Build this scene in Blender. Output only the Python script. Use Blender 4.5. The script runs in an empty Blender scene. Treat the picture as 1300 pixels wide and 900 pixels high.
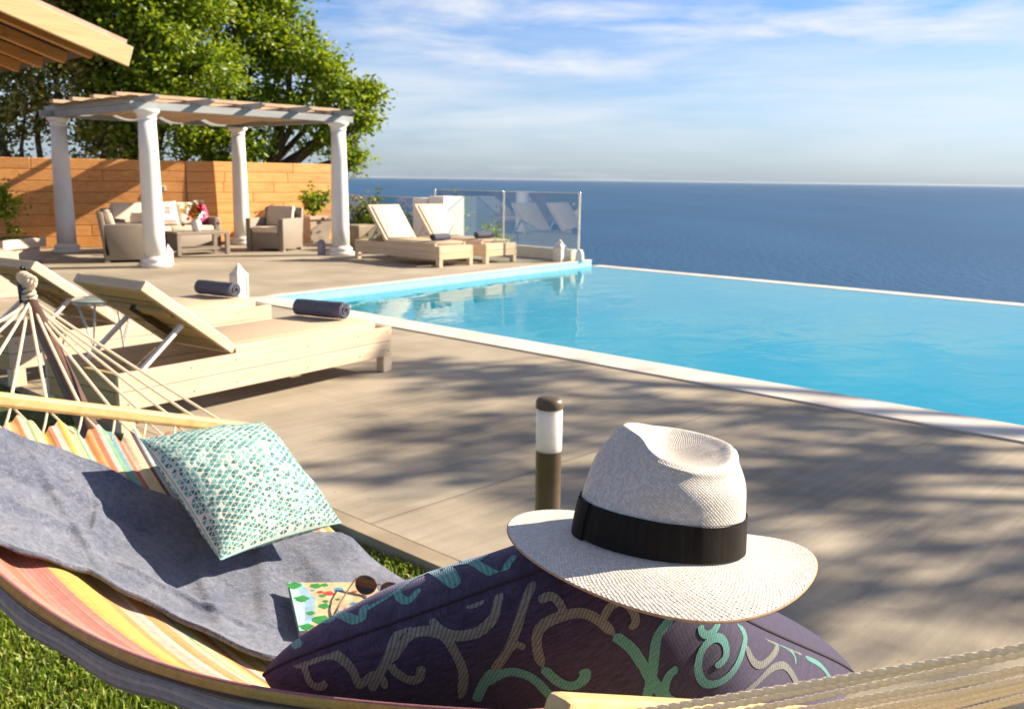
import bpy, bmesh, math, random
import numpy as np
from mathutils import Vector, Matrix
random.seed(7); rng = np.random.default_rng(11)
scene = bpy.context.scene
COL = scene.collection
R = math.radians
PI = math.pi
TAU = 2 * PI

# ------------------------------------------------------------------ frame of the terrace
AZ = R(43.2)
UX, UY = math.sin(AZ), math.cos(AZ)            # u: along the pool's left edge, towards the sea
VX, VY = -math.cos(AZ), math.sin(AZ)           # v: along the pool's near edge, away to the left
TH = math.atan2(UY, UX)
def G(u, v, z=0.0): return Vector((u * UX + v * VX, u * UY + v * VY, z))

# ------------------------------------------------------------------ mesh collector
class MB:
    def __init__(s): s.v, s.f, s.m, s.uv, s.sm = [], [], [], [], []
    def add(s, verts, faces, mi=0, smooth=False, uvs=None):
        o = len(s.v); s.v.extend([tuple(p) for p in verts])
        for i, f in enumerate(faces):
            s.f.append([o + k for k in f]); s.m.append(mi); s.sm.append(smooth)
            s.uv.append([uvs[k] for k in f] if uvs is not None else [(0, 0)] * len(f))
    def box(s, c, d, rot=None, mi=0, bev=0.0):
        bm = bmesh.new(); bmesh.ops.create_cube(bm, size=1.0)
        for q in bm.verts: q.co = Vector((q.co.x * d[0], q.co.y * d[1], q.co.z * d[2]))
        if bev > 0: bmesh.ops.bevel(bm, geom=list(bm.edges), offset=bev, segments=2, profile=.5, affect='EDGES', clamp_overlap=True)
        M = Matrix.Translation(Vector(c)) @ (rot.to_4x4() if rot is not None else Matrix.Identity(4))
        bm.verts.ensure_lookup_table()
        s.add([M @ q.co for q in bm.verts], [[q.index for q in f.verts] for f in bm.faces], mi)
        bm.free()
    def beam(s, a, b, w, h, up=(0, 0, 1), mi=0, bev=0.0):
        a, b = Vector(a), Vector(b); x = (b - a); L = x.length; x.normalize()
        y = Vector(up).cross(x).normalized(); z = x.cross(y)
        s.box((a + b) / 2, (L, w, h), Matrix((x, y, z)).transposed(), mi, bev)
    def tube(s, pts, rad, n=8, mi=0, cap=True, twist=0.0, lobes=0, amp=0.0):
        pts = [Vector(p) for p in pts]; rs = rad if hasattr(rad, '__len__') else [rad] * len(pts)
        t0 = (pts[1] - pts[0]).normalized()
        ref = Vector((0, 0, 1)) if abs(t0.z) < .9 else Vector((1, 0, 0))
        nx = (ref - t0 * ref.dot(t0)).normalized(); V = []; dist = 0
        for i, p in enumerate(pts):
            t = (pts[min(i + 1, len(pts) - 1)] - pts[max(i - 1, 0)]).normalized()
            nx = (nx - t * nx.dot(t)).normalized(); ny = t.cross(nx)
            if i: dist += (p - pts[i - 1]).length
            for k in range(n):
                a = TAU * k / n; r = rs[i]
                if lobes: r *= 1 + amp * math.cos(lobes * a)
                a2 = a + twist * dist
                V.append(p + nx * (math.cos(a2) * r) + ny * (math.sin(a2) * r))
        F = []
        for i in range(len(pts) - 1):
            for k in range(n):
                k2 = (k + 1) % n
                F.append([i * n + k, i * n + k2, (i + 1) * n + k2, (i + 1) * n + k])
        if cap: F.append(list(range(n))[::-1]); F.append([(len(pts) - 1) * n + k for k in range(n)])
        s.add(V, F, mi, True)
    def lathe(s, prof, n=32, c=(0, 0, 0), mi=0, cap=True):
        V = []; F = []
        for r, z in prof:
            for k in range(n):
                a = TAU * k / n; V.append((c[0] + r * math.cos(a), c[1] + r * math.sin(a), c[2] + z))
        for i in range(len(prof) - 1):
            for k in range(n):
                k2 = (k + 1) % n; F.append([i * n + k, i * n + k2, (i + 1) * n + k2, (i + 1) * n + k])
        if cap:
            F.append(list(range(n))[::-1]); F.append([(len(prof) - 1) * n + k for k in range(n)])
        s.add(V, F, mi, True)
    def grid(s, fn, us, vs, mi=0, smooth=True, uvfn=None, flip=False):
        nu, nv = len(us), len(vs); V = [fn(a, b) for a in us for b in vs]
        U = [(uvfn(a, b) if uvfn else (a, b)) for a in us for b in vs]; F = []
        for i in range(nu - 1):
            for j in range(nv - 1):
                f = [i * nv + j, (i + 1) * nv + j, (i + 1) * nv + j + 1, i * nv + j + 1]
                F.append(f[::-1] if flip else f)
        s.add(V, F, mi, smooth, U)
    def build(s, name, mats, parent=None, loc=None, rotz=0.0, auto=None):
        me = bpy.data.meshes.new(name); me.from_pydata(s.v, [], s.f); 
        if not isinstance(mats, (list, tuple)): mats = [mats]
        for m in mats: me.materials.append(m)
        me.polygons.foreach_set('material_index', s.m); me.polygons.foreach_set('use_smooth', s.sm)
        ul = me.uv_layers.new(name='UVMap')
        ul.data.foreach_set('uv', [c for f in s.uv for q in f for c in q])
        me.validate(); me.update()
        if auto: 
            try: me.set_sharp_from_angle(angle=R(auto))
            except Exception: pass
        o = bpy.data.objects.new(name, me); COL.objects.link(o)
        if parent is not None: o.parent = parent
        if loc is not None: o.location = loc
        o.rotation_euler[2] = rotz
        return o

def tag(o, label, cat, group=None):
    o['label'] = label; o['category'] = cat
    if group: o['group'] = group
    return o
def thing(name, label, cat, loc, rotz=0.0, group=None):
    o = bpy.data.objects.new(name, None); COL.objects.link(o); o.empty_display_size = .1
    o.location = loc; o.rotation_euler[2] = rotz
    return tag(o, label, cat, group)
def struct(o, kind='structure'): o['kind'] = kind; return o
def copy_tree(o, parent=None):
    c = o.copy(); COL.objects.link(c)
    if parent is not None: c.parent = parent
    for ch in list(o.children): copy_tree(ch, c)
    return c

# ------------------------------------------------------------------ materials
class NT:
    def __init__(s, m): s.t = m.node_tree; s.n = s.t.nodes; s.l = s.t.links
    def node(s, typ, **kw):
        q = s.n.new(typ)
        for k, val in kw.items():
            if k.startswith('i_'): 
                key = k[2:]; key = int(key) if key.isdigit() else key.replace('_', ' ')
                q.inputs[key].default_value = val
            else: setattr(q, k, val)
        return q
    def link(s, a, b): s.l.new(a, b)
    def math(s, op, a, b=None, c=None):
        q = s.n.new('ShaderNodeMath'); q.operation = op
        for i, x in enumerate((a, b, c)):
            if x is None: continue
            if isinstance(x, (int, float)): q.inputs[i].default_value = x
            else: s.l.new(x, q.inputs[i])
        return q.outputs[0]
    def ramp(s, fac, stops, interp='LINEAR'):
        q = s.n.new('ShaderNodeValToRGB'); q.color_ramp.interpolation = interp; e = q.color_ramp.elements
        while len(e) < len(stops): e.new(0.5)
        for i, (p, c) in enumerate(stops): e[i].position = p; e[i].color = (*c, 1) if len(c) == 3 else c
        s.l.new(fac, q.inputs[0]); return q.outputs[0]
    def mix(s, fac, a, b, mode='MIX'):
        q = s.n.new('ShaderNodeMix'); q.data_type = 'RGBA'; q.blend_type = mode
        for sock, x in ((q.inputs[0], fac), (q.inputs[6], a), (q.inputs[7], b)):
            if isinstance(x, (int, float)): sock.default_value = x
            elif isinstance(x, (tuple, list)): sock.default_value = (*x[:3], 1)
            else: s.l.new(x, sock)
        return q.outputs[2]
    def coord(s, kind='Object', scale=(1, 1, 1), rot=(0, 0, 0), loc=(0, 0, 0)):
        tc = s.n.new('ShaderNodeTexCoord'); mp = s.n.new('ShaderNodeMapping')
        mp.inputs['Scale'].default_value = scale; mp.inputs['Rotation'].default_value = rot; mp.inputs['Location'].default_value = loc
        s.l.new(tc.outputs[kind], mp.inputs[0]); return mp.outputs[0]
    def noise(s, vec, scale=5, detail=4, rough=.5, dist=0.0):
        q = s.n.new('ShaderNodeTexNoise'); q.inputs['Scale'].default_value = scale; q.inputs['Detail'].default_value = detail
        q.inputs['Roughness'].default_value = rough; q.inputs['Distortion'].default_value = dist
        s.l.new(vec, q.inputs['Vector']); return q.outputs['Fac']
    def bump(s, h, strength=.3, dist=.01, normal=None):
        q = s.n.new('ShaderNodeBump'); q.inputs['Strength'].default_value = strength; q.inputs['Distance'].default_value = dist
        s.l.new(h, q.inputs['Height'])
        if normal is not None: s.l.new(normal, q.inputs['Normal'])
        return q.outputs[0]
def new_mat(name):
    m = bpy.data.materials.new(name); m.use_nodes = True; nt = NT(m); p = m.node_tree.nodes['Principled BSDF']
    return m, nt, p
def setp(p, **kw):
    for k, x in kw.items(): p.inputs[k.replace('_', ' ')].default_value = x
def simple(name, c1, c2=None, scale=(8, 8, 8), detail=4, rough=.6, bump=0.0, bdist=.005, coord='Object', lo=.35, hi=.65, metal=0.0, spec=.5, island=0.0, nscale=1.0):
    m, nt, p = new_mat(name); vec = nt.coord(coord, scale); f = nt.noise(vec, nscale, detail)
    c2 = c2 or tuple(x * .8 for x in c1)
    col = nt.ramp(f, [(lo, c2), (hi, c1)])
    if island:
        g = nt.node('ShaderNodeNewGeometry'); k = nt.math('MULTIPLY_ADD', g.outputs['Random Per Island'], island, 1 - island / 2)
        hsv = nt.node('ShaderNodeHueSaturation'); nt.link(col, hsv.inputs['Color']); nt.link(k, hsv.inputs['Value']); col = hsv.outputs[0]
    nt.link(col, p.inputs['Base Color']); setp(p, Roughness=rough, Metallic=metal); p.inputs['Specular IOR Level'].default_value = spec
    if bump: nt.link(nt.bump(f, bump, bdist), p.inputs['Normal'])
    return m
def wood(name, c1, c2, axis='x', rough=.6, island=.25, knots=True, gscale=1.0, spec=.35):
    m, nt, p = new_mat(name)
    sc = {'x': (1.2, 22, 22), 'y': (22, 1.2, 22), 'z': (22, 22, 1.2)}[axis]
    vec = nt.coord('Object', tuple(a * gscale for a in sc)); g = nt.node('ShaderNodeNewGeometry')
    off = nt.node('ShaderNodeVectorMath', operation='ADD'); nt.link(vec, off.inputs[0])
    mul = nt.math('MULTIPLY', g.outputs['Random Per Island'], 37.0); nt.link(mul, off.inputs[1])
    f = nt.noise(off.outputs[0], 1.0, 6, .6, 1.2)
    col = nt.ramp(f, [(.3, c2), (.62, c1)])
    if knots:
        vo = nt.node('ShaderNodeTexVoronoi'); vo.inputs['Scale'].default_value = 1.0
        v2 = nt.coord('Object', {'x': (2.2, 6, 6), 'y': (6, 2.2, 6), 'z': (6, 6, 2.2)}[axis]); nt.link(v2, vo.inputs['Vector'])
        kf = nt.ramp(vo.outputs['Distance'], [(.05, (1, 1, 1)), (.13, (0, 0, 0))])
        col = nt.mix(nt.math('MULTIPLY', kf, .55), col, tuple(x * .45 for x in c2))
    hsv = nt.node('ShaderNodeHueSaturation'); nt.link(col, hsv.inputs['Color'])
    nt.link(nt.math('MULTIPLY_ADD', g.outputs['Random Per Island'], island, 1 - island / 2), hsv.inputs['Value'])
    nt.link(hsv.outputs[0], p.inputs['Base Color']); setp(p, Roughness=rough); p.inputs['Specular IOR Level'].default_value = spec
    nt.link(nt.bump(f, .25, .004), p.inputs['Normal']); return m

M = {}
def build_materials():
    # concrete deck, brushed along u
    m, nt, p = new_mat('brushed_concrete')
    base = nt.coord('Object', (1, 1, 1), (0, 0, 0))
    st = nt.coord('Object', (.55, 26, 1), (0, 0, 0)); 
    big = nt.noise(nt.coord('Object', (.7, .9, 1)), 1.0, 5, .6)
    st1 = nt.noise(st, 1.0, 5, .65)
    st2 = nt.noise(nt.coord('Object', (7, 1.2, 1), (0, 0, 0)), 1.0, 4, .6)
    fine = nt.noise(nt.coord('Object', (90, 90, 90)), 1.0, 3, .7)
    f = nt.math('ADD', nt.math('MULTIPLY', big, .58), nt.math('ADD', nt.math('MULTIPLY', st1, .22), nt.math('ADD', nt.math('MULTIPLY', st2, .14), nt.math('MULTIPLY', fine, .12))))
    col = nt.ramp(f, [(.36, (.185, .160, .122)), (.5, (.300, .260, .199)), (.66, (.42, .372, .295))])
    sp = nt.noise(nt.coord('Object', (38, 38, 38)), 1.0, 2, .5)
    col = nt.mix(nt.ramp(sp, [(.70, (0, 0, 0)), (.76, (.55, .55, .55))]), col, (.09, .07, .05))
    # saw-cut joints: long ones along u every 3.2 m of v, short ones every 3.2 m of u
    sep = nt.node('ShaderNodeSeparateXYZ'); nt.link(base, sep.inputs[0])
    jl = nt.math('LESS_THAN', nt.math('PINGPONG', nt.math('ADD', sep.outputs[0], 1.05 - 3.3), 1.65), .005)
    jm = nt.math('LESS_THAN', nt.math('PINGPONG', nt.math('ADD', sep.outputs[1], .4), 1.65), .005)
    col = nt.mix(nt.math('MULTIPLY', nt.math('MAXIMUM', jl, jm), .55), col, (.07, .055, .04))
    nt.link(col, p.inputs['Base Color']); setp(p, Roughness=.75); p.inputs['Specular IOR Level'].default_value = .3
    nt.link(nt.bump(f, .35, .006), p.inputs['Normal']); M['deck'] = m
    M['kerb'] = simple('kerb_concrete', (.34, .285, .2), (.25, .2, .14), (4, 4, 4), 5, .8, .2)
    M['coping'] = simple('white_coping', (.66, .62, .57), (.54, .5, .44), (2.5, 2.5, 2.5), 6, .6, .1, spec=.3)
    M['plaster'] = simple('white_plaster', (.80, .79, .77), (.72, .71, .69), (3, 3, 3), 5, .6, .08, spec=.3)
    M['column_white'] = simple('column_white_paint', (.80, .79, .78), (.72, .71, .70), (3, 3, 2), 5, .5, .05)
    m = M['column_white']; nt = NT(m); p = m.node_tree.nodes['Principled BSDF']; src = p.inputs['Base Color'].links[0].from_socket
    sp = nt.node('ShaderNodeSeparateXYZ'); nt.link(nt.coord('Object'), sp.inputs[0]); dn = nt.noise(nt.coord('Object', (9, 9, 3)), 1, 5, .65)
    df = nt.math('MULTIPLY', nt.math('EXPONENT', nt.math('MULTIPLY', sp.outputs[2], -5.0)), nt.ramp(dn, [(.4, (0, 0, 0)), (.7, (.7, .7, .7))])); nt.link(nt.mix(df, src, (.36, .30, .22)), p.inputs['Base Color'])
    # pool tile
    m, nt, p = new_mat('pool_mosaic')
    br = nt.node('ShaderNodeTexBrick'); br.offset = 0; br.inputs['Scale'].default_value = 1; br.inputs['Brick Width'].default_value = .05; br.inputs['Row Height'].default_value = .05
    br.inputs['Mortar Size'].default_value = .003
    br.inputs['Color1'].default_value = (.20, .66, .80, 1); br.inputs['Color2'].default_value = (.25, .71, .83, 1); br.inputs['Mortar'].default_value = (.45, .74, .80, 1)
    nt.link(nt.coord('Object', (1, 1, 1), (0, 0, 0)), br.inputs['Vector'])
    n = nt.noise(nt.coord('Object', (.5, .5, .5)), 1, 4)
    col = nt.mix(nt.ramp(n, [(.35, (.0, 0, 0)), (.7, (1, 1, 1))]), br.outputs[0], (.23, .70, .82)); nt.link(col, p.inputs['Base Color'])
    setp(p, Roughness=.35); M['tile'] = m
    M['tile_band'] = simple('pool_edge_tile', (.30, .66, .80), (.24, .58, .74), (12, 12, 12), 3, .35)
    # pool water: tinted clear film with fresnel mirror
    m, nt, p = new_mat('pool_water'); nt.n.remove(p); out = nt.n['Material Output']
    wv = nt.noise(nt.coord('Object', (1.3, 2.0, 1), (0, 0, 0)), 1.0, 3, .5, .6)
    wv2 = nt.noise(nt.coord('Object', (9, 7, 1), (0, 0, .3)), 1.0, 2, .5, .4)
    h = nt.math('ADD', wv, nt.math('MULTIPLY', wv2, .06)); bmp = nt.bump(h, .16, .05)
    tr = nt.node('ShaderNodeBsdfTransparent'); tr.inputs[0].default_value = (.62, .95, 1.0, 1)
    gl = nt.node('ShaderNodeBsdfGlossy'); gl.inputs['Roughness'].default_value = .015; nt.link(bmp, gl.inputs['Normal'])
    fr = nt.node('ShaderNodeFresnel'); fr.inputs['IOR'].default_value = 1.33; nt.link(bmp, fr.inputs['Normal'])
    body = nt.node('ShaderNodeBsdfDiffuse'); pn = nt.noise(nt.coord('Object', (.25, .5, 1)), 1, 4, .6, .5)
    nt.link(nt.ramp(pn, [(.2, (.010, .25, .37)), (.8, (.016, .30, .41))]), body.inputs[0])
    wb = nt.node('ShaderNodeMixShader'); wb.inputs[0].default_value = .95; nt.link(tr.outputs[0], wb.inputs[1]); nt.link(body.outputs[0], wb.inputs[2]); tr = wb
    mx = nt.node('ShaderNodeMixShader'); nt.link(fr.outputs[0], mx.inputs[0]); nt.link(tr.outputs[0], mx.inputs[1]); nt.link(gl.outputs[0], mx.inputs[2])
    nt.link(mx.outputs[0], out.inputs[0]); M['water'] = m
    # clear fence glass
    m, nt, p = new_mat('fence_glass'); nt.n.remove(p); out = nt.n['Material Output']
    tr = nt.node('ShaderNodeBsdfTransparent'); tr.inputs[0].default_value = (.80, .88, .90, 1)
    gl = nt.node('ShaderNodeBsdfGlossy'); gl.inputs['Roughness'].default_value = .01
    fr = nt.node('ShaderNodeFresnel'); fr.inputs['IOR'].default_value = 2.0; gg = nt.node('ShaderNodeNewGeometry')
    mx = nt.node('ShaderNodeMixShader'); nt.link(nt.math('MULTIPLY', fr.outputs[0], nt.math('SUBTRACT', 1.0, gg.outputs['Backfacing'])), mx.inputs[0]); nt.link(tr.outputs[0], mx.inputs[1]); nt.link(gl.outputs[0], mx.inputs[2])
    nt.link(mx.outputs[0], out.inputs[0]); M['glass'] = m
    # sea
    m, nt, p = new_mat('sea_water')
    n1 = nt.noise(nt.coord('Object', (.0022, .0009, 1), (0, 0, .5)), 1, 5, .55)
    n2 = nt.noise(nt.coord('Object', (.05, .02, 1), (0, 0, .5)), 1, 4, .6)
    col = nt.ramp(nt.math('ADD', nt.math('MULTIPLY', n1, .88), nt.math('MULTIPLY', n2, .12)), [(.35, (.008, .052, .125)), (.65, (.017, .082, .175))])
    nt.link(col, p.inputs['Base Color']); setp(p, Roughness=.45); p.inputs['Specular IOR Level'].default_value = .22
    n3 = nt.noise(nt.coord('Object', (.14, .06, 1), (0, 0, .4)), 1, 4, .6); nt.link(nt.bump(nt.math('ADD', n3, nt.math('MULTIPLY', n1, .6)), .5, 4.0), p.inputs['Normal']); M['sea'] = m
    M['earth'] = simple('dry_hillside_earth', (.16, .13, .07), (.07, .08, .03), (.4, .4, .4), 6, .95, .3, .1)
    M['soil'] = simple('lawn_soil', (.06, .085, .02), (.035, .05, .012), (20, 20, 20), 4, .95, .3)
    # grass
    m, nt, p = new_mat('grass_blades'); g = nt.node('ShaderNodeNewGeometry')
    col = nt.ramp(g.outputs['Random Per Island'], [(0, (.08, .15, .010)), (.5, (.19, .29, .018)), (.85, (.30, .37, .035)), (1, (.42, .37, .10))])
    nt.link(col, p.inputs['Base Color']); setp(p, Roughness=.5)
    tl = nt.node('ShaderNodeBsdfTranslucent'); nt.link(col, tl.inputs[0]); mx = nt.node('ShaderNodeMixShader'); mx.inputs[0].default_value = .35
    nt.link(p.outputs[0], mx.inputs[1]); nt.link(tl.outputs[0], mx.inputs[2]); nt.link(mx.outputs[0], nt.n['Material Output'].inputs[0]); M['grass'] = m
    def leaf(name, stops, tr=.4):
        m, nt, p = new_mat(name); g = nt.node('ShaderNodeNewGeometry')
        col = nt.ramp(g.outputs['Random Per Island'], stops); nt.link(col, p.inputs['Base Color']); setp(p, Roughness=.42)
        tl = nt.node('ShaderNodeBsdfTranslucent'); nt.link(nt.mix(.5, col, (.40, .46, .012)), tl.inputs[0]); mx = nt.node('ShaderNodeMixShader'); mx.inputs[0].default_value = tr
        nt.link(p.outputs[0], mx.inputs[1]); nt.link(tl.outputs[0], mx.inputs[2]); nt.link(mx.outputs[0], nt.n['Material Output'].inputs[0]); return m
    M['leaf'] = leaf('carob_leaves', [(0, (.045, .11, .008)), (.45, (.14, .25, .014)), (.85, (.25, .35, .022)), (1, (.34, .40, .04))], .5)
    M['leaf_olive'] = leaf('olive_brown_leaves', [(0, (.07, .085, .014)), (.5, (.20, .20, .035)), (.9, (.33, .29, .08)), (1, (.42, .31, .14))], .35)
    M['leaf_bush'] = leaf('bush_leaves', [(0, (.03, .06, .01)), (.5, (.08, .12, .02)), (1, (.19, .21, .04))])
    M['leaf_grey'] = leaf('lavender_leaves', [(0, (.10, .13, .09)), (.5, (.18, .22, .15)), (1, (.25, .28, .20))], .2)
    M['bark'] = simple('tree_bark', (.10, .07, .045), (.04, .028, .018), (6, 6, 2), 6, .9, .5, .03)
    M['pine'] = wood('bleached_pine', (.66, .535, .40), (.55, .415, .28), 'x', .55, .14)
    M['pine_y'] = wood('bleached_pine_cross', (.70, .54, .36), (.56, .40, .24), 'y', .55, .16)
    M['pine_z'] = wood('bleached_pine_upright', (.66, .535, .40), (.55, .415, .28), 'z', .55, .14)
    M['pine_shaded'] = wood('shaded_pine', (.52, .37, .165), (.38, .25, .095), 'y', .6, .2)  # pine with shade painted in, for head panel and backrest underside
    M['fence'] = wood('orange_larch', (.80, .40, .14), (.62, .265, .075), 'x', .55, .22)
    M['rafter'] = wood('rafter_pine', (.50, .215, .055), (.36, .14, .032), 'x', .6, .2)
    M['fascia'] = wood('fascia_pine', (.62, .46, .25), (.53, .37, .18), 'x', .5, .1)
    M['bar'] = wood('spreader_wood', (.66, .46, .22), (.55, .35, .15), 'x', .42, .0, False, 1.6)
    M['beam'] = simple('grey_beam_paint', (.29, .32, .335), (.22, .24, .25), (1.5, 1.5, 8), 5, .6, .08)
    M['shade'] = simple('tan_shade_cloth', (.52, .385, .265), (.44, .32, .215), (30, 30, 30), 2, .85, .1)
    M['cream'] = simple('cream_cushion', (.70, .60, .48), (.63, .53, .41), (60, 60, 60), 3, .9, .1)
    M['sling'] = simple('taupe_mattress', (.50, .39, .28), (.44, .335, .235), (120, 120, 120), 2, .9, .1)
    # rattan
    m, nt, p = new_mat('taupe_rattan'); vec = nt.coord('Object', (1, 1, 1))
    w1 = nt.node('ShaderNodeTexWave'); w1.wave_type = 'BANDS'; w1.bands_direction = 'Z'; w1.inputs['Scale'].default_value = 22; w1.inputs['Distortion'].default_value = .6; nt.link(vec, w1.inputs[0])
    w2 = nt.node('ShaderNodeTexWave'); w2.wave_type = 'BANDS'; w2.bands_direction = 'X'; w2.inputs['Scale'].default_value = 16; nt.link(vec, w2.inputs[0])
    h = nt.math('MULTIPLY', w1.outputs['Fac'], w2.outputs['Fac'])
    nt.link(nt.ramp(h, [(0, (.20, .165, .13)), (.6, (.36, .31, .26))]), p.inputs['Base Color']); setp(p, Roughness=.6); nt.link(nt.bump(h, .5, .004), p.inputs['Normal']); M['rattan'] = m
    M['towel_roll'] = simple('navy_grey_terry', (.135, .14, .19), (.075, .08, .11), (160, 160, 160), 3, .95, .8, .006, spec=.1)
    # big towel
    m, nt, p = new_mat('blue_grey_terry')
    n1 = nt.noise(nt.coord('Object', (420, 420, 420)), 1, 2, .7); n2 = nt.noise(nt.coord('Object', (70, 70, 70)), 1, 5, .7, .8); n3 = nt.noise(nt.coord('Object', (7, 7, 7)), 1, 4, .6)
    f = nt.math('ADD', nt.math('MULTIPLY', n1, .35), nt.math('ADD', nt.math('MULTIPLY', n2, .45), nt.math('MULTIPLY', n3, .25)))
    col = nt.ramp(f, [(.37, (.036, .044, .074)), (.50, (.088, .108, .172)), (.63, (.205, .226, .295))])
    nt.link(col, p.inputs['Base Color']); setp(p, Roughness=.95); p.inputs['Specular IOR Level'].default_value = .1; p.inputs['Sheen Weight'].default_value = .35; p.inputs['Sheen Roughness'].default_value = .5
    nt.link(nt.bump(f, .9, .010), p.inputs['Normal']); M['towel'] = m
    # hammock cloth stripes along the bed (u of the uv map runs across)
    m, nt, p = new_mat('striped_cotton'); tc = nt.node('ShaderNodeTexCoord'); sp = nt.node('ShaderNodeSeparateXYZ'); nt.link(tc.outputs['UV'], sp.inputs[0])
    P = dict(pk=(.60, .21, .19), sr=(.58, .16, .10), ye=(.68, .42, .08), cr=(.74, .62, .34), or_=(.68, .30, .10), wh=(.76, .66, .54), gr=(.16, .38, .20), te=(.20, .42, .46), pu=(.13, .07, .14), lb=(.34, .52, .58), lp=(.70, .44, .36), mg=(.46, .16, .18))
    seq = 'pk sr pk ye ye or_ lp wh or_ lp gr cr ye sr wh ye cr gr wh or_ sr wh gr te sr wh cr pu lb ye pk'.split()
    w = [2.2, 2.0, 2.0, 1.6, 1.4, 1.2, 1.5, .8, 1.8, 1.4, .35, 1.6, 1.1, 1.0, 1.1, 1.2, 1.3, .6, .9, 1.7, 1, .8, .9, 1.2, 1.2, .9, 1.3, .6, 1, 1, 1.4]
    cum = 0; st = []; tot = sum(w)
    for k, ww in zip(seq, w): st.append((cum / tot, P[k])); cum += ww
    x = nt.math('FRACT', nt.math('ADD', nt.math('MINIMUM', sp.outputs[0], .26), nt.math('MULTIPLY', nt.math('MAXIMUM', nt.math('SUBTRACT', sp.outputs[0], .26), 0.0), 1.85)))
    wob = nt.math('MULTIPLY', nt.math('SUBTRACT', nt.noise(nt.coord('UV', (3, 5, 1)), 1, 2), .5), .006)
    col = nt.ramp(nt.math('ADD', x, wob), st, 'CONSTANT')
    fl = nt.ramp(sp.outputs[0], [(-0.0, (1, 1, 1)), (.0001, (0, 0, 0))])
    ed = nt.ramp(nt.math('MULTIPLY', sp.outputs[0], -10.0), [(0, P['pk']), (.11, P['mg']), (.17, P['ye']), (.30, (.62, .36, .05)), (.34, (.10, .08, .06)), (.44, (.30, .31, .35)), (.56, (.46, .43, .40)), (.62, (.27, .31, .39)), (.74, (.44, .42, .41)), (.80, (.22, .25, .32)), (.9, (.42, .41, .40))], 'CONSTANT')  # near-black stop paints the shadow inside the rim's fold
    col = nt.mix(nt.math('LESS_THAN', sp.outputs[0], 0.0), col, ed)
    th1 = nt.noise(nt.coord('UV', (150, 1.5, 1)), 1, 3, .6); th2 = nt.noise(nt.coord('UV', (420, 3, 1)), 1, 2, .6)
    col = nt.mix(nt.ramp(th1, [(.52, (0, 0, 0)), (.62, (.42, .42, .42))]), col, (.70, .50, .28))
    col = nt.mix(nt.ramp(th2, [(.50, (0, 0, 0)), (.66, (.35, .35, .35))]), col, (.72, .60, .48))
    n = nt.noise(nt.coord('Object', (330, 330, 330)), 1, 2, .8); n2 = nt.noise(nt.coord('Object', (60, 60, 60)), 1, 3, .6)
    wv1 = nt.math('SINE', nt.math('MULTIPLY', sp.outputs[0], 2600.0)); wv2 = nt.math('SINE', nt.math('MULTIPLY', sp.outputs[1], 5200.0))
    wv = nt.math('MULTIPLY', wv1, wv2)
    hv = nt.math('ADD', nt.math('MULTIPLY', n, .5), nt.math('MULTIPLY', n2, .5))
    hsv = nt.node('ShaderNodeHueSaturation'); nt.link(col, hsv.inputs['Color']); nt.link(nt.math('MULTIPLY_ADD', hv, 1.3, .33), hsv.inputs['Value'])
    nt.link(hsv.outputs[0], p.inputs['Base Color']); setp(p, Roughness=.9); p.inputs['Specular IOR Level'].default_value = .15; p.inputs['Sheen Weight'].default_value = .15
    tl = nt.node('ShaderNodeBsdfTranslucent'); nt.link(hsv.outputs[0], tl.inputs[0]); mx = nt.node('ShaderNodeMixShader'); mx.inputs[0].default_value = .22
    bp = nt.bump(nt.math('ADD', hv, nt.math('MULTIPLY', wv, .35)), .5, .003); nt.link(bp, p.inputs['Normal'])
    nt.link(p.outputs[0], mx.inputs[1]); nt.link(tl.outputs[0], mx.inputs[2]); nt.link(mx.outputs[0], nt.n['Material Output'].inputs[0]); M['hammock'] = m
    M['rope'] = simple('cotton_rope', (.90, .85, .74), (.78, .70, .56), (300, 300, 300), 3, .9, .4, .002, spec=.15)
    m = M['rope']; nt = NT(m); p = m.node_tree.nodes['Principled BSDF']; tl = nt.node('ShaderNodeBsdfTranslucent'); tl.inputs[0].default_value = (.88, .78, .60, 1); mx = nt.node('ShaderNodeMixShader'); mx.inputs[0].default_value = .45
    nt.link(p.outputs[0], mx.inputs[1]); nt.link(tl.outputs[0], mx.inputs[2]); nt.link(mx.outputs[0], nt.n['Material Output'].inputs[0])
    M['stand'] = simple('dark_brown_stand', (.12, .062, .045), (.07, .036, .026), (4, 4, 20), 5, .4, .1)
    M['black'] = simple('black_metal', (.02, .02, .02), (.012, .012, .012), (9, 9, 9), 3, .4)
    # straw
    m, nt, p = new_mat('white_straw'); tc = nt.node('ShaderNodeTexCoord'); sp = nt.node('ShaderNodeSeparateXYZ'); nt.link(tc.outputs['UV'], sp.inputs[0])
    nz = nt.noise(nt.coord('Object', (90, 90, 90)), 1, 2, .5); jit = nt.math('MULTIPLY', nt.math('SUBTRACT', nz, .5), 3.2)
    a = nt.math('ADD', nt.math('MULTIPLY', nt.math('ADD', sp.outputs[0], sp.outputs[1]), PI), jit); b = nt.math('ADD', nt.math('MULTIPLY', nt.math('SUBTRACT', sp.outputs[0], sp.outputs[1]), PI), jit)
    sa = nt.math('ABSOLUTE', nt.math('SINE', a)); sb = nt.math('ABSOLUTE', nt.math('SINE', b))
    over = nt.math('GREATER_THAN', nt.math('MULTIPLY', nt.math('SINE', nt.math('ADD', a, PI / 2 * 0)), nt.math('SINE', b)), 0.0)
    h = nt.math('ADD', nt.math('MULTIPLY', nt.math('POWER', nt.math('MULTIPLY', sa, sb), .45), .8), nt.math('MULTIPLY', over, .25))
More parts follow.
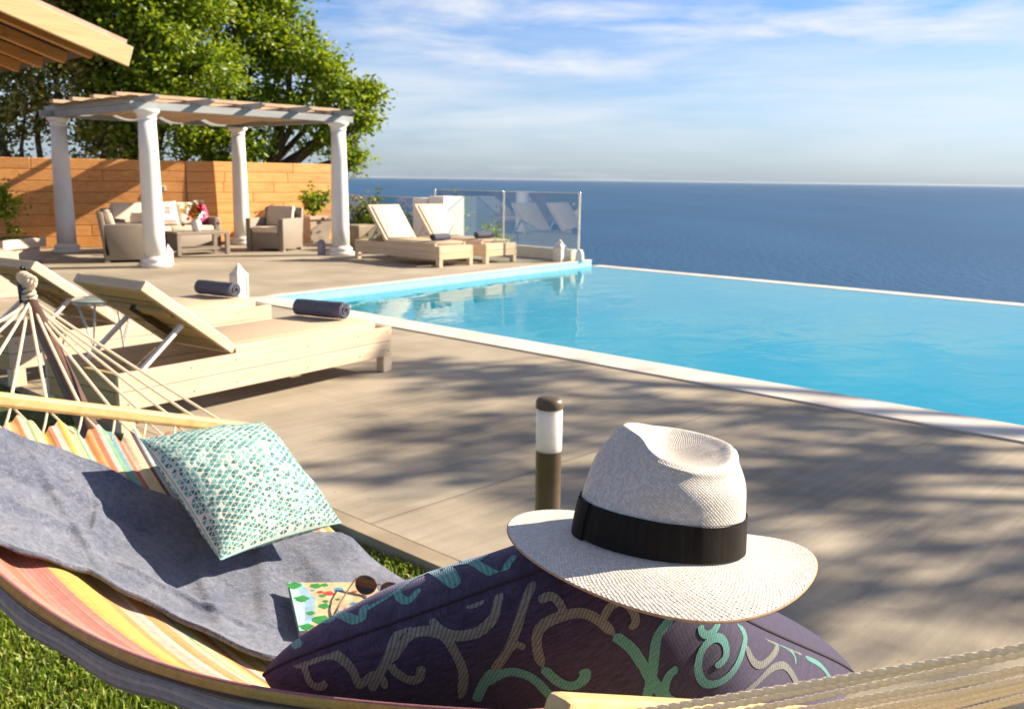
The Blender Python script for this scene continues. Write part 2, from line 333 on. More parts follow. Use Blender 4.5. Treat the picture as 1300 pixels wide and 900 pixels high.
    n = nt.noise(nt.coord('Object', (60, 60, 60)), 1, 3, .6); n2 = nt.noise(nt.coord('Object', (600, 600, 600)), 1, 2, .6)
    col = nt.ramp(h, [(.0, (.36, .31, .25)), (.3, (.58, .54, .49)), (.8, (.66, .63, .595))])
    col = nt.mix(nt.ramp(n, [(.4, (0, 0, 0)), (.75, (.35, .35, .35))]), col, (.58, .50, .41))
    wn = nt.node('ShaderNodeTexWhiteNoise'); wn.noise_dimensions = '2D'; cx = nt.node('ShaderNodeCombineXYZ'); nt.link(nt.math('FLOOR', nt.math('DIVIDE', a, PI)), cx.inputs[0]); nt.link(nt.math('FLOOR', nt.math('DIVIDE', b, PI)), cx.inputs[1]); nt.link(cx.outputs[0], wn.inputs['Vector'])
    hv = nt.node('ShaderNodeHueSaturation'); nt.link(col, hv.inputs['Color']); nt.link(nt.math('MULTIPLY_ADD', wn.outputs['Value'], .26, .85), hv.inputs['Value']); col = hv.outputs[0]
    nt.link(col, p.inputs['Base Color']); setp(p, Roughness=.55); p.inputs['Specular IOR Level'].default_value = .35
    nt.link(nt.bump(nt.math('ADD', h, nt.math('MULTIPLY', n2, .2)), .6, .0016), p.inputs['Normal']); M['straw'] = m
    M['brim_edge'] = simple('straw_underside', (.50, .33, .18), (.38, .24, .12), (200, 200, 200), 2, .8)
    # grosgrain band
    m, nt, p = new_mat('black_grosgrain'); tc = nt.node('ShaderNodeTexCoord'); sp = nt.node('ShaderNodeSeparateXYZ'); nt.link(tc.outputs['UV'], sp.inputs[0])
    r = nt.math('SINE', nt.math('MULTIPLY', sp.outputs[0], 3600.0)); n = nt.noise(nt.coord('UV', (90, 3, 1)), 1, 4, .7)
    nt.link(nt.ramp(n, [(.35, (.008, .0062, .005)), (.62, (.017, .0135, .011)), (.8, (.04, .032, .027))]), p.inputs['Base Color']); setp(p, Roughness=.7); p.inputs['Specular IOR Level'].default_value = .15
    nt.link(nt.bump(nt.math('ADD', nt.math('MULTIPLY', r, .4), n), .3, .0006), p.inputs['Normal']); M['band'] = m
    # cushions
    def woven(name, c1, c2, bd=.0008, sheen=.3, s=1500, stitch=0.0):
        m, nt, p = new_mat(name)
        n = nt.noise(nt.coord('UV', (26, 190, 1)), 1, 4, .7); n2 = nt.noise(nt.coord('UV', (260, 260, 1)), 1, 2, .7)
        tc = nt.node('ShaderNodeTexCoord'); sp = nt.node('ShaderNodeSeparateXYZ'); nt.link(tc.outputs['UV'], sp.inputs[0])
        wv = nt.math('MULTIPLY', nt.math('SINE', nt.math('MULTIPLY', sp.outputs[0], s)), nt.math('SINE', nt.math('MULTIPLY', sp.outputs[1], s)))
        f = nt.math('ADD', nt.math('MULTIPLY', n, .6), nt.math('MULTIPLY', n2, .4))
        colr = nt.ramp(f, [(.35, c2), (.65, c1)])
        if stitch:
            st_ = nt.math('SINE', nt.math('ADD', nt.math('MULTIPLY', sp.outputs[0], 520.0), nt.math('MULTIPLY', sp.outputs[1], 900.0)))
            colr = nt.mix(nt.ramp(nt.math('ADD', st_, nt.math('MULTIPLY', n, .8)), [(.55, (0, 0, 0)), (.9, (stitch, stitch, stitch))]), colr, (.02, .015, .03))
        nt.link(colr, p.inputs['Base Color']); setp(p, Roughness=.85); p.inputs['Specular IOR Level'].default_value = .2; p.inputs['Sheen Weight'].default_value = sheen; p.inputs['Sheen Tint'].default_value = (.62, .62, 1, 1)
        nt.link(nt.bump(nt.math('ADD', f, nt.math('MULTIPLY', wv, .3)), .6, bd), p.inputs['Normal']); return m
    M['navy'] = woven('navy_chenille', (.066, .056, .105), (.012, .0095, .022), sheen=.28)
    M['scroll_teal'] = woven('teal_scroll_weave', (.13, .40, .34), (.06, .22, .185), s=1100, stitch=.38)
    M['scroll_grey'] = woven('grey_green_scroll_weave', (.26, .285, .225), (.12, .135, .105), s=1100, stitch=.5)
    M['piping'] = simple('navy_piping', (.03, .022, .04), (.018, .013, .024), (200, 200, 200), 2, .9)
    M['tp_white'] = woven('ivory_print_cotton', (.62, .62, .55), (.52, .53, .46), .0006, .1, 1600)
    for k, c in enumerate([(.015, .14, .155), (.05, .28, .30), (.17, .46, .45), (.36, .62, .57)]):
        M['tp%d' % k] = simple('teal_print_%s' % ['deep', 'mid', 'light', 'pale'][k], c, tuple(x * .75 for x in c), (160, 160, 160), 2, .85)
    for nm, c in dict(bk_sand=(.56, .42, .25), bk_sky=(.26, .42, .52), bk_green=(.03, .23, .05), bk_red=(.52, .05, .04), bk_blue=(.06, .22, .36), bk_grey=(.42, .36, .27), paper=(.50, .45, .36)).items():
        M[nm] = simple(nm.replace('bk_', 'cover_'), c, tuple(x * .7 for x in c), (45, 45, 45), 4, .4)
    m, nt, p = new_mat('dark_lens'); setp(p, Roughness=.08); p.inputs['Base Color'].default_value = (.02, .015, .012, 1); M['lens'] = m
    M['terracotta'] = simple('pale_clay_pot', (.56, .41, .32), (.47, .33, .25), (5, 5, 5), 5, .85, .15)
    M['whitewash'] = simple('whitewashed_planter', (.66, .55, .46), (.55, .44, .35), (2, 2, 14), 5, .75, .12)
    M['bollard'] = simple('bronze_bollard_paint', (.115, .085, .05), (.085, .062, .036), (8, 8, 20), 4, .38, .04)
    m, nt, p = new_mat('frosted_diffuser'); p.inputs['Base Color'].default_value = (.80, .78, .76, 1); setp(p, Roughness=.35); p.inputs['Subsurface Weight'].default_value = 1.0; p.inputs['Subsurface Scale'].default_value = .06; p.inputs['Subsurface Radius'].default_value = (1, 1, 1); M['diffuser'] = m
    M['steel'] = simple('brushed_steel', (.62, .60, .56), (.5, .48, .45), (5, 5, 40), 3, .3, .05, metal=.9)
    M['white_wire'] = simple('galvanised_wire', (.60, .58, .54), (.5, .48, .44), (9, 9, 9), 3, .45)
    m, nt, p = new_mat('frosted_green_glass'); p.inputs['Base Color'].default_value = (.40, .50, .47, 1); setp(p, Roughness=.18); p.inputs['Transmission Weight'].default_value = .35; M['table_glass'] = m
    M['white_wood'] = simple('white_painted_wood', (.78, .74, .68), (.66, .60, .52), (3, 3, 18), 5, .6, .1)
    M['floral_w'] = simple('printed_ivory', (.72, .66, .60), (.65, .58, .52), (60, 60, 60), 2, .9)
    M['pink'] = simple('magenta_print', (.50, .07, .19), (.36, .04, .13), (40, 40, 40), 3, .9)
    M['red'] = simple('red_wine', (.30, .01, .015), (.2, .008, .01), (40, 40, 40), 2, .2)
    M['lilac'] = simple('lilac_grey_metal', (.30, .28, .33), (.24, .22, .27), (12, 12, 12), 3, .5)
    M['orange'] = simple('orange_petals', (.70, .28, .05), (.6, .2, .03), (40, 40, 40), 2, .8)
    M['yellow'] = simple('yellow_petals', (.72, .52, .08), (.6, .4, .05), (40, 40, 40), 2, .8)
build_materials()

# ------------------------------------------------------------------ camera, light, sky
SUN_AZ, SUN_EL = R(71), R(28.5)
def build_camera():
    cd = bpy.data.cameras.new('camera'); c = bpy.data.objects.new('camera', cd); COL.objects.link(c)
    f, hor = 1180.0, 227.5
    pitch = math.atan((450 - hor) / f)
    cd.sensor_fit = 'HORIZONTAL'; cd.sensor_width = 36; cd.lens = 36 * f / 1300
    c.location = (0, 0, 1.4)
    c.rotation_euler = (Matrix.Rotation(PI / 2 - pitch, 4, 'X') @ Matrix.Rotation(R(.78), 4, 'Z')).to_euler()
    cd.clip_start = .05; cd.clip_end = 400000
    cd.dof.use_dof = True; cd.dof.focus_distance = 1.08; cd.dof.aperture_fstop = 13
    scene.camera = c
build_camera()
def build_light():
    sd = bpy.data.lights.new('sun', 'SUN'); sd.energy = 5.0; sd.angle = R(.55); sd.color = (1.0, .84, .63)
    s = bpy.data.objects.new('sun', sd); COL.objects.link(s)
    d = Vector((math.sin(SUN_AZ) * math.cos(SUN_EL), math.cos(SUN_AZ) * math.cos(SUN_EL), math.sin(SUN_EL)))
    s.rotation_euler = d.to_track_quat('Z', 'Y').to_euler(); s.location = d * 60
    w = bpy.data.worlds.new('World'); scene.world = w; w.use_nodes = True
    nt = NT(w); bg = w.node_tree.nodes['Background']
    sky = nt.node('ShaderNodeTexSky'); sky.sky_type = 'NISHITA'; sky.sun_disc = False
    sky.sun_elevation = SUN_EL; sky.sun_rotation = SUN_AZ; sky.altitude = 100; sky.air_density = 1.0; sky.dust_density = .4; sky.ozone_density = 3.0
    tc = nt.node('ShaderNodeTexCoord'); sp = nt.node('ShaderNodeSeparateXYZ'); nt.link(tc.outputs['Generated'], sp.inputs[0])
    az = nt.math('ARCTAN2', sp.outputs[0], sp.outputs[1]); el = nt.math('ARCSINE', sp.outputs[2])
    cv = nt.node('ShaderNodeCombineXYZ'); nt.link(az, cv.inputs[0]); nt.link(el, cv.inputs[1])
    def cl(sx, sy, off, detail, dist, lo, hi):
        mp = nt.node('ShaderNodeMapping'); mp.inputs['Scale'].default_value = (sx, sy, 1); mp.inputs['Location'].default_value = off; nt.link(cv.outputs[0], mp.inputs[0])
        n = nt.noise(mp.outputs[0], 1, detail, .58, dist); return nt.ramp(n, [(lo, (0, 0, 0)), (hi, (1, 1, 1))])
    def window(x, c, w):       # soft bump around c
        return nt.math('MAXIMUM', 0.0, nt.math('SUBTRACT', 1.0, nt.math('POWER', nt.math('ABSOLUTE', nt.math('DIVIDE', nt.math('SUBTRACT', x, c), w)), 2.0)))
    # a ragged stratocumulus bank, a low pale veil and thin streaks
    bank = nt.math('MULTIPLY', window(el, R(8.7), R(3.4)), window(az, R(9), R(24)))
    c1 = nt.math('MULTIPLY', cl(5.5, 27, (2.9, 1.6, 0), 8, .25, .40, .66), nt.math('MINIMUM', 1.0, nt.math('MULTIPLY', bank, 1.9)))
    veil = window(el, R(4.6), R(4.6))
    c2 = nt.math('MULTIPLY', cl(2.6, 19, (7.1, 3.3, 0), 7, .25, .30, .64), nt.math('MULTIPLY', veil, .85))
    c3 = nt.math('MULTIPLY', cl(4.0, 46, (1.7, 8.2, 0), 6, .25, .52, .74), nt.math('MULTIPLY', nt.math('GREATER_THAN', el, 0.0), .55))
    cloud = nt.math('MINIMUM', 1.0, nt.math('MAXIMUM', c1, nt.math('MAXIMUM', c2, c3)))
    tint = nt.ramp(nt.math('DIVIDE', el, R(14)), [(0, (.45, .57, .80)), (.3, (.58, .69, .90)), (1, (.53, .70, 1.0))])
    blue = nt.mix(1.0, sky.outputs[0], tint, 'MULTIPLY')
    over = cl(2.0, 3.0, (4.4, 2.2, 0), 6, .4, .34, .60); hi = nt.math('MINIMUM', 1.0, nt.math('MAXIMUM', 0.0, nt.math('DIVIDE', nt.math('SUBTRACT', el, R(15)), R(12))))
    blue = nt.mix(nt.math('MULTIPLY', nt.math('MULTIPLY', over, hi), .85), blue, (2.7, 2.5, 2.25))  # unseen cloud overhead, added to whiten the fill light
    hz_ = nt.math('MULTIPLY', nt.math('EXPONENT', nt.math('MULTIPLY', nt.math('ABSOLUTE', el), -1 / R(1.9))), .62)
    blue = nt.mix(hz_, blue, (2.75, 3.15, 3.75))
    col = nt.mix(nt.math('MULTIPLY', cloud, .85), blue, (5.3, 5.45, 5.75))
    nt.link(col, bg.inputs[0]); bg.inputs[1].default_value = .066
    vs = scene.view_settings; vs.view_transform = 'Standard'; vs.look = 'None'; vs.gamma = 1; vs.use_curve_mapping = False; vs.exposure = 1.38
    scene.cycles.max_bounces = 10; scene.cycles.transparent_max_bounces = 16; scene.cycles.caustics_reflective = False; scene.cycles.caustics_refractive = False
    scene.cycles.sample_clamp_indirect = 8; scene.cycles.use_denoising = True
build_light()

# ------------------------------------------------------------------ ground, terrace, pool, sea
def poly_slab(name, pts, z, thick, m, kind=True):
    b = MB(); n = len(pts); top = [(x, y, z) for x, y in pts]; bot = [(x, y, z - thick) for x, y in pts]
    b.add(top + bot, [list(range(n))] + [[i, i + n, (i + 1) % n + n, (i + 1) % n] for i in range(n)])
    o = b.build(name, m, rotz=TH)
    return struct(o) if kind else o
lawn_z = lambda u: max(-.24, -.045 - .085 * max(0, 2.16 - u))
EDGE = lambda u: 9.55 + .80 * (u - 5.93) / 7.07          # the pool's left side runs a touch oblique
def build_terrace():
    b = MB()
    def slab(pts):
        a = sum(pts[i][0] * pts[(i + 1) % len(pts)][1] - pts[(i + 1) % len(pts)][0] * pts[i][1] for i in range(len(pts)))
        if a < 0: pts = pts[::-1]
        n = len(pts); b.add([(x, y, 0) for x, y in pts] + [(x, y, -.25) for x, y in pts], [list(range(n))] + [[i, i + n, (i + 1) % n + n, (i + 1) % n] for i in range(n)])
    slab([(2.254, -9), (5.57, -9), (5.57, 9.55), (2.254, 9.55)])
    slab([(2.254, 9.55), (5.93, 9.55), (12.95, EDGE(12.95)), (12.95, 24), (-4, 24), (-4, 9.55)])
    struct(b.build('terrace', M['deck'], rotz=TH))
    poly_slab('lawn_kerb', [(2.165, -9), (2.25, -9), (2.25, 9.546), (2.165, 9.546)], .0, .2, M['kerb'])
    poly_slab('pool_coping', [(5.574, -9), (5.95, -9), (5.95, 9.546), (5.574, 9.546)], .012, .2, M['coping'])
    # basin
    b = MB(); z0, z1 = -1.25, -.004
    b.add([(5.93, -5, z0), (13.0, -5, z0), (13.0, EDGE(13), z0), (5.93, 9.55, z0)], [[0, 1, 2, 3]])
    b.add([(5.94, -5, z0), (5.94, 9.55, z0), (5.94, 9.55, -.19), (5.94, -5, -.19)], [[0, 3, 2, 1]])
    b.add([(5.93, 9.548, z0), (13, EDGE(13) - .002, z0), (13, EDGE(13) - .002, -.25), (5.93, 9.548, -.25)], [[0, 1, 2, 3]])
    b.add([(5.93, -5, z0), (13, -5, z0), (13, -5, -.12), (5.93, -5, -.12)], [[0, 3, 2, 1]])
    b.add([(13.0, -5, z0), (13.0, EDGE(13), z0), (13.0, EDGE(13), -.12), (13.0, -5, -.12)], [[0, 1, 2, 3]])
    struct(b.build('pool_basin', M['tile'], rotz=TH))
    b = MB()       # pale tile band between water and terrace, and its thin white nosing
    L = math.hypot(7.07, .80); ang = math.atan2(.80, 7.07); rot = Matrix.Rotation(ang, 3, 'Z')
    mid = Vector(((5.95 + 13.02) / 2, EDGE((5.95 + 13.02) / 2), 0))
    nrm = Vector((math.sin(ang), -math.cos(ang), 0))
    b.box(mid + nrm * .02 + Vector((0, 0, -.16)), (L - .02, .036, .30), rot, 0)
    struct(b.build('pool_tile_band', M['tile_band'], rotz=TH))
    b = MB(); b.box(mid + nrm * .0 + Vector((0, 0, .003)), (L - .02, .10, .018), rot, 0, .004)
    struct(b.build('pool_nosing', M['coping'], rotz=TH))
    b = MB(); b.box((13.17, 2.7, -.59), (.30, 15.3, .98), None, 0, .01)
    struct(b.build('infinity_edge', M['coping'], rotz=TH))
    b = MB(); b.box((13.8, 2.7, -1.2), (.9, 15.3, .3)); struct(b.build('overflow_channel', M['coping'], rotz=TH))
    b = MB(); b.grid(lambda x, y: (x, y if y < 9 else EDGE(x) + .0, -.106), [5.945, 8, 10, 13.03], [-5, 0, 5, 9.5]); 
    struct(b.build('pool_water', M['water'], rotz=TH))
    # hillside sheet, from the lawn down to the sea
    def hz(x, y):
        u = x * UX + y * UY; v = x * VX + y * VY
        d = max(u - 14.2, 0.0)
        z = -1.9 - .62 * d if d < 130 else -1.9 - .62 * 130
        z += .25 * math.sin(x * .35) * math.sin(y * .31) * min(1, d / 6)
        if v > 24: z += min(v - 24, 30) * .05
        return max(z, -82)
    ax = sorted(set([-400, -250, -150, -90] + list(range(-60, 121, 3)) + [150, 200, 260, 330]))
    b = MB(); b.grid(lambda x, y: (x, y, hz(x, y)), ax, ax); struct(b.build('hillside', M['earth']))
    b = MB(); n = 96
    rr = [0, 150, 600, 2000, 6000, 16000, 50000, 150000]
    V = [(0, 0, 0)]; F = []
    for r in rr[1:]:
        V += [(r * math.cos(TAU * k / n), r * math.sin(TAU * k / n), 0) for k in range(n)]
    for k in range(n): F.append([0, 1 + k, 1 + (k + 1) % n])
    for i in range(len(rr) - 2):
        for k in range(n): F.append([1 + i * n + k, 1 + (i + 1) * n + k, 1 + (i + 1) * n + (k + 1) % n, 1 + i * n + (k + 1) % n])
    b.add(V, F); struct(b.build('sea', M['sea'], loc=(0, 0, -78)))
    b = MB(); b.grid(lambda x, y: (x, y, lawn_z(x)), [-7, -3, -1.2, 0, .6, 1.2, 1.7, 2.0, 2.16], [-9, 0, 9.5]); struct(b.build('lawn', M['soil'], rotz=TH))
build_terrace()

def build_grass():
    N = 150000
    # dense where the lawn shows, thinner behind the hammock and the camera
    uu = np.concatenate([rng.uniform(-.6, 2.15, int(N * .8)), rng.uniform(-5, 2.15, N - int(N * .8))]); vv = np.concatenate([rng.uniform(.8, 4.4, int(N * .8)), rng.uniform(-4, 9, N - int(N * .8))])
    h = rng.uniform(.03, .07, N); w = rng.uniform(.0024, .0048, N); a = rng.uniform(0, TAU, N); lean = rng.uniform(.1, .95, N); la = rng.uniform(0, TAU, N)
    pat = .75 + .35 * np.sin(uu * 5.1 + 1.3 * np.sin(vv * 3.3)) * np.sin(vv * 4.3 + uu); h = h * pat
    x = uu * UX + vv * VX; y = uu * UY + vv * VY; z = np.maximum(-.24, -.045 - .085 * np.maximum(0, 2.16 - uu)) - .002
    dx, dy = np.cos(a) * w, np.sin(a) * w; lx, ly = np.cos(la) * lean * h, np.sin(la) * lean * h
    co = np.empty((N, 5, 3), np.float32)
    co[:, 0] = np.stack([x - dx, y - dy, z], 1); co[:, 1] = np.stack([x + dx, y + dy, z], 1)
    co[:, 2] = np.stack([x + dx * .8 + lx * .4, y + dy * .8 + ly * .4, z + h * .6], 1); co[:, 3] = np.stack([x - dx * .8 + lx * .4, y - dy * .8 + ly * .4, z + h * .6], 1)
    co[:, 4] = np.stack([x + lx, y + ly, z + h * (1 - .35 * lean)], 1)
    base = np.arange(N)[:, None] * 5
    loops = np.concatenate([base + np.array([[0, 1, 2, 3]]), base + np.array([[3, 2, 4]])], 1).ravel()
    me = bpy.data.meshes.new('grass'); me.vertices.add(N * 5); me.vertices.foreach_set('co', co.ravel())
    me.loops.add(len(loops)); me.loops.foreach_set('vertex_index', loops.astype(np.int32)); me.polygons.add(N * 2)
    st = np.tile([0, 4], N) + np.repeat(np.arange(N) * 7, 2); me.polygons.foreach_set('loop_start', st.astype(np.int32)); 
    me.materials.append(M['grass']); me.update(calc_edges=True); me.validate()
    o = bpy.data.objects.new('grass', me); COL.objects.link(o); struct(o, 'stuff')
    tag(o, 'short sunlit green lawn grass under the hammock', 'grass')
build_grass()

# ------------------------------------------------------------------ foliage
def leaves_mesh(name, cent, size, mat_, parent, aspect=.5, updir=.35, loc=None):
    """cent: (n,3) leaf centres; every leaf is a folded two-quad blade"""
    n = len(cent); cent = np.asarray(cent, np.float32)
    d = rng.normal(size=(n, 3)); d[:, 2] = d[:, 2] * .6 + updir * .3; d /= np.linalg.norm(d, axis=1)[:, None]
    r = rng.normal(size=(n, 3)); s = np.cross(d, r); s /= np.linalg.norm(s, axis=1)[:, None] + 1e-9
    nn = np.cross(d, s); L = size * rng.uniform(.6, 1.3, n)[:, None]; W = L * aspect * .5
    co = np.empty((n, 6, 3), np.float32)
    co[:, 0] = cent - d * L * .5; co[:, 1] = cent + d * L * .5
    co[:, 2] = cent + s * W + nn * W * .35 - d * L * .12; co[:, 3] = cent + s * W * .8 + nn * W * .3 + d * L * .2
    co[:, 4] = cent - s * W + nn * W * .35 - d * L * .12; co[:, 5] = cent - s * W * .8 + nn * W * .3 + d * L * .2
    base = np.arange(n)[:, None] * 6
    loops = np.concatenate([base + np.array([[0, 2, 3, 1]]), base + np.array([[0, 1, 5, 4]])], 1).ravel()
    me = bpy.data.meshes.new(name); me.vertices.add(n * 6); me.vertices.foreach_set('co', co.ravel())
    me.loops.add(len(loops)); me.loops.foreach_set('vertex_index', loops.astype(np.int32)); me.polygons.add(n * 2)
    me.polygons.foreach_set('loop_start', (np.arange(n * 2) * 4).astype(np.int32))
    me.materials.append(mat_); me.update(calc_edges=True); me.validate()
    o = bpy.data.objects.new(name, me); COL.objects.link(o); o.parent = parent
    return o
def limb(b, a, c, r0, r1, wob=.12, n=7):
    a, c = Vector(a), Vector(c); L = (c - a).length; P = []
    off = Vector((random.uniform(-1, 1), random.uniform(-1, 1), random.uniform(-.3, .6))) * L * wob
    for i in range(n):
        t = i / (n - 1); P.append(a.lerp(c, t) + off * math.sin(PI * t) + Vector((random.uniform(-1, 1), random.uniform(-1, 1), random.uniform(-1, 1))) * L * .012 * (0 < i < n - 1))
    b.tube(P, [r0 + (r1 - r0) * (i / (n - 1)) ** .8 for i in range(n)], 7)
    return P
def tree(name, label, cat, loc, fork, blobs, n_clump, per, lsize, lm, trunk_r=.3, clump_r=.42, group=None, flat=.7, twig=True):
    """blobs: (x,y,z,r) in the tree's own frame"""
    t = thing(name, label, cat, loc, 0, group); b = MB()
    limb(b, (0, 0, -.3), fork, trunk_r, trunk_r * .72, .05)
    C = []
    for (x, y, z, r) in blobs:
        c = Vector((x, y, z)); limb(b, fork, c, trunk_r * .42, trunk_r * .12)
        k = max(6, int(n_clump * r * r))
        for i in range(k):
            dv = Vector(rng.normal(size=3)); dv.normalize(); dv.z *= .85
            rad = r * (random.random() ** .4) * random.uniform(.72, 1.12); q = c + dv * rad
            if twig and i % 3 == 0: limb(b, c + dv * rad * .15, q, trunk_r * .10, .012, .1, 4)
            m = int(per * random.uniform(.5, 1.3)); cr = clump_r * random.uniform(.55, 1.25)
            g = rng.normal(size=(m, 3)) * np.array([cr, cr, cr * flat]) * .5
            C.append(g + np.array(q))
    b.build('trunk', M['bark'], t)
    leaves_mesh('crown', np.concatenate(C), lsize, lm, t)
    return t
def build_trees():
    def at(px, Y): return (px - 650) / 1180 * Y
    # big carob right of the group: crown rim around px 490
    Y = 27.0
    X0 = at(324, Y)
    tree('carob_tree', 'tall leafy green tree with a gnarled spreading crown reaching furthest right over the white column', 'tree', (X0, Y, -1.6), (.1, 0, 2.6),
         [(.2, 0, 6.4, 1.6), (1.7, .2, 6.1, 1.15), (2.75, -.2, 5.1, .9), (2.3, -.3, 4.1, .75), (-.3, -.6, 4.6, 1.2), (.1, .3, 8.2, 1.2), (-1.1, .3, 8.2, 1.5), (3.25, 0, 4.5, .45), (1.2, -.4, 4.9, .85), (2.8, .1, 3.5, .35), (-.6, .2, 10.0, 1.3), (1.0, 0, 7.3, .7), (3.3, .1, 5.4, .4)],
         21, 125, .155, M['leaf'], .34, .50)
    X1 = at(185, 25.0)
    tree('broadleaf_tree', 'dense bright green tree behind the middle of the orange fence', 'tree', (X1, 25.0, -1.6), (0, 0, 2.4),
         [(0, 0, 5.4, 1.5), (1.6, -.3, 5.6, 1.3), (-1.3, .2, 6.6, 1.4), (.4, 0, 7.4, 1.7), (1.9, .3, 4.0, 1.0), (1.5, 0, 7.5, 1.2), (-.4, .3, 9.0, 1.6), (1.6, .2, 9.2, 1.3), (.9, -.6, 4.6, .9), (2.5, 0, 3.4, .7), (-.6, -.4, 4.2, 1.0), (.6, -.8, 6.4, 1.2), (.2, -.3, 3.2, .7), (-1.6, 0, 8.0, 1.3)],
         26, 125, .155, M['leaf'], .3, .55)
    X2 = at(40, 23.5)
    tree('tamarisk_tree', 'olive brown sparse tree with bare leaning limbs behind the left of the orange fence', 'tree', (X2, 23.5, -1.4), (.6, 0, 1.6),
         [(-1.6, 0, 3.4, 1.2), (0, .2, 4.2, 1.1), (1.0, 0, 5.4, 1.2), (-1.0, .3, 5.4, 1.3), (-2.6, 0, 4.6, 1.2), (.2, 0, 6.8, 1.4), (1.9, .2, 3.5, .7), (-.4, 0, 2.6, .8), (-2.4, 0, 6.8, 1.4), (1.2, .4, 7.8, 1.3)],
         22, 95, .14, M['leaf_olive'], .24, .5)
    # the tree beyond the right end of the pool, outside the view, whose branches shade the paving
    base = G(14.6, -5.6, -3.0); K = 1 / math.tan(SUN_EL); sd_ = (math.sin(SUN_AZ), math.cos(SUN_AZ)); du = sd_[0] * UX + sd_[1] * UY; dv = sd_[0] * VX + sd_[1] * VY
    spots = [(3.4, 1.35, 6.6, .42), (4.1, 1.7, 7.2, .5), (4.7, 1.9, 6.4, .26), (5.0, 2.5, 7.4, .30), (3.3, 2.45, 6.9, .36), (4.2, 2.75, 7.5, .42), (2.75, 1.3, 6.2, .3), (4.7, 3.4, 7.1, .26), (4.4, 4.2, 7.6, .3), (3.5, 3.7, 7.0, .26), (4.9, 4.6, 6.8, .18), (4.2, .3, 6.6, .4), (2.9, 3.3, 6.6, .22), (3.9, .6, 7.3, .45), (2.6, .4, 6.9, .3), (4.5, 5.2, 7.2, .22)]
    bl = []
    for (pu, pv, z, r) in spots:
        q = G(pu + du * K * z, pv + dv * K * z, z) - base; bl.append((q.x, q.y, q.z, r))
    tree('shade_tree', 'spreading tree beyond the far right end of the pool shading the paving', 'tree', tuple(base), (-.3, .3, 7.2), bl, 34, 22, .17, M['leaf'], .26, .42)
build_trees()
def shrub(name, label, cat, loc, stems, h, spread, n, ls, lm, group=None, flat=1.0):
    t = thing(name, label, cat, loc, 0, group); b = MB(); C = []
    for i in range(stems):
        a = TAU * i / stems + random.uniform(-.3, .3); q = Vector((math.cos(a) * spread * random.uniform(.3, 1), math.sin(a) * spread * random.uniform(.3, 1), h * random.uniform(.6, 1.0)))
        P = limb(b, (0, 0, 0), q, .02, .006, .1, 6)
        for k in range(int(n / stems)):
            w = random.uniform(.35, 1.05); p = Vector((0, 0, 0)).lerp(q, w) + Vector(rng.normal(size=3)) * h * .09 * flat
            C.append(p)
    b.build('stem', M['bark'], t); leaves_mesh('foliage', np.array(C), ls, lm, t, .55)
    return t
def build_shrubs():
    g = G(13.5, 18.6, -.9); shrub('shrub', 'loose dark shrub rising just right of the front white column', 'shrub', G(12.2, 15.75, -.2), 9, 1.35, .38, 900, .10, M['leaf_bush'])
    shrub('low_bush', 'low yellow green bush at the foot of the white column beside the pale planter', 'bush', G(12.3, 15.2, 0), 9, .62, .45, 900, .07, M['leaf_bush'])
    shrub('lavender_bush', 'grey green lavender bush between the two loungers by the glass', 'bush', G(12.35, 14.1, 0), 14, .78, .30, 900, .07, M['leaf_grey'])
    shrub('round_bush', 'small yellow green bush right of the white pillar behind the glass', 'bush', G(13.35, 13.05, -.35), 10, .85, .34, 900, .06, M['leaf'])
    shrub('clifftop_bush', 'tip of a bush peeping above the white pillar', 'bush', G(14.2, 15.1, -.6), 8, 1.6, .25, 500, .07, M['leaf'])
build_shrubs()

# ------------------------------------------------------------------ timber fence
def build_fence():
    t = thing('timber_fence', 'orange horizontal board fence closing the far end of the terrace', 'fence', G(9.25, 17.66, 0), TH)
    def panel(a, c, n=8, H=1.67):
        a, c = Vector(a), Vector(c); b = MB(); hh = H / n; L = (c - a).length; d = (c - a).normalized()
        for i in range(n):
            c1 = random.uniform(.2, .45); cuts = [0, L * c1, L * (c1 + random.uniform(.25, .42)), L]
            for k in range(3):
                p, q = a + d * (cuts[k] + .003), a + d * (cuts[k + 1] - .003)
                b.beam(p + Vector((0, 0, hh * (i + .5))), q + Vector((0, 0, hh * (i + .5))), .035, hh - .005, bev=.011)
        b.beam(a + Vector((0, .035, H / 2)), c + Vector((0, .035, H / 2)), .012, H - .02)
        o = b.build('board_panel', M['fence'], t)
        return o
    e1 = (3.75, -.17, 0); e2 = (-6.4, 2.05, 0)
    panel((.0, 0, 0), e1); panel(e2, (-.02, 0, 0))
    for q in ((.05, .10, 0), (1.85, -.02, 0), (3.7, -.1, 0), (-2.3, .80, 0), (-4.6, 1.53, 0)):
        b = MB(); b.box((q[0], q[1] + .03, .82), (.09, .09, 1.66), None, 0, .005); b.build('post', M['fence'], t)
    b = MB(); b.box((3.79, -.2, .62), (.03, .03, 1.24)); b.build('corner_rod', M['black'], t)
    s = thing('wall_socket', 'small grey outdoor socket box on the shaded part of the orange fence', 'socket', G(8.78, 17.78, 1.13), TH - .31)
    b = MB(); b.box((0, -.03, 0), (.16, .05, .11), None, 0, .012); b.build('casing', M['white_wire'], s)
    b = MB(); b.box((0, -.058, .0), (.10, .012, .06), None, 0, .004); b.build('cover', M['lilac'], s)
build_fence()

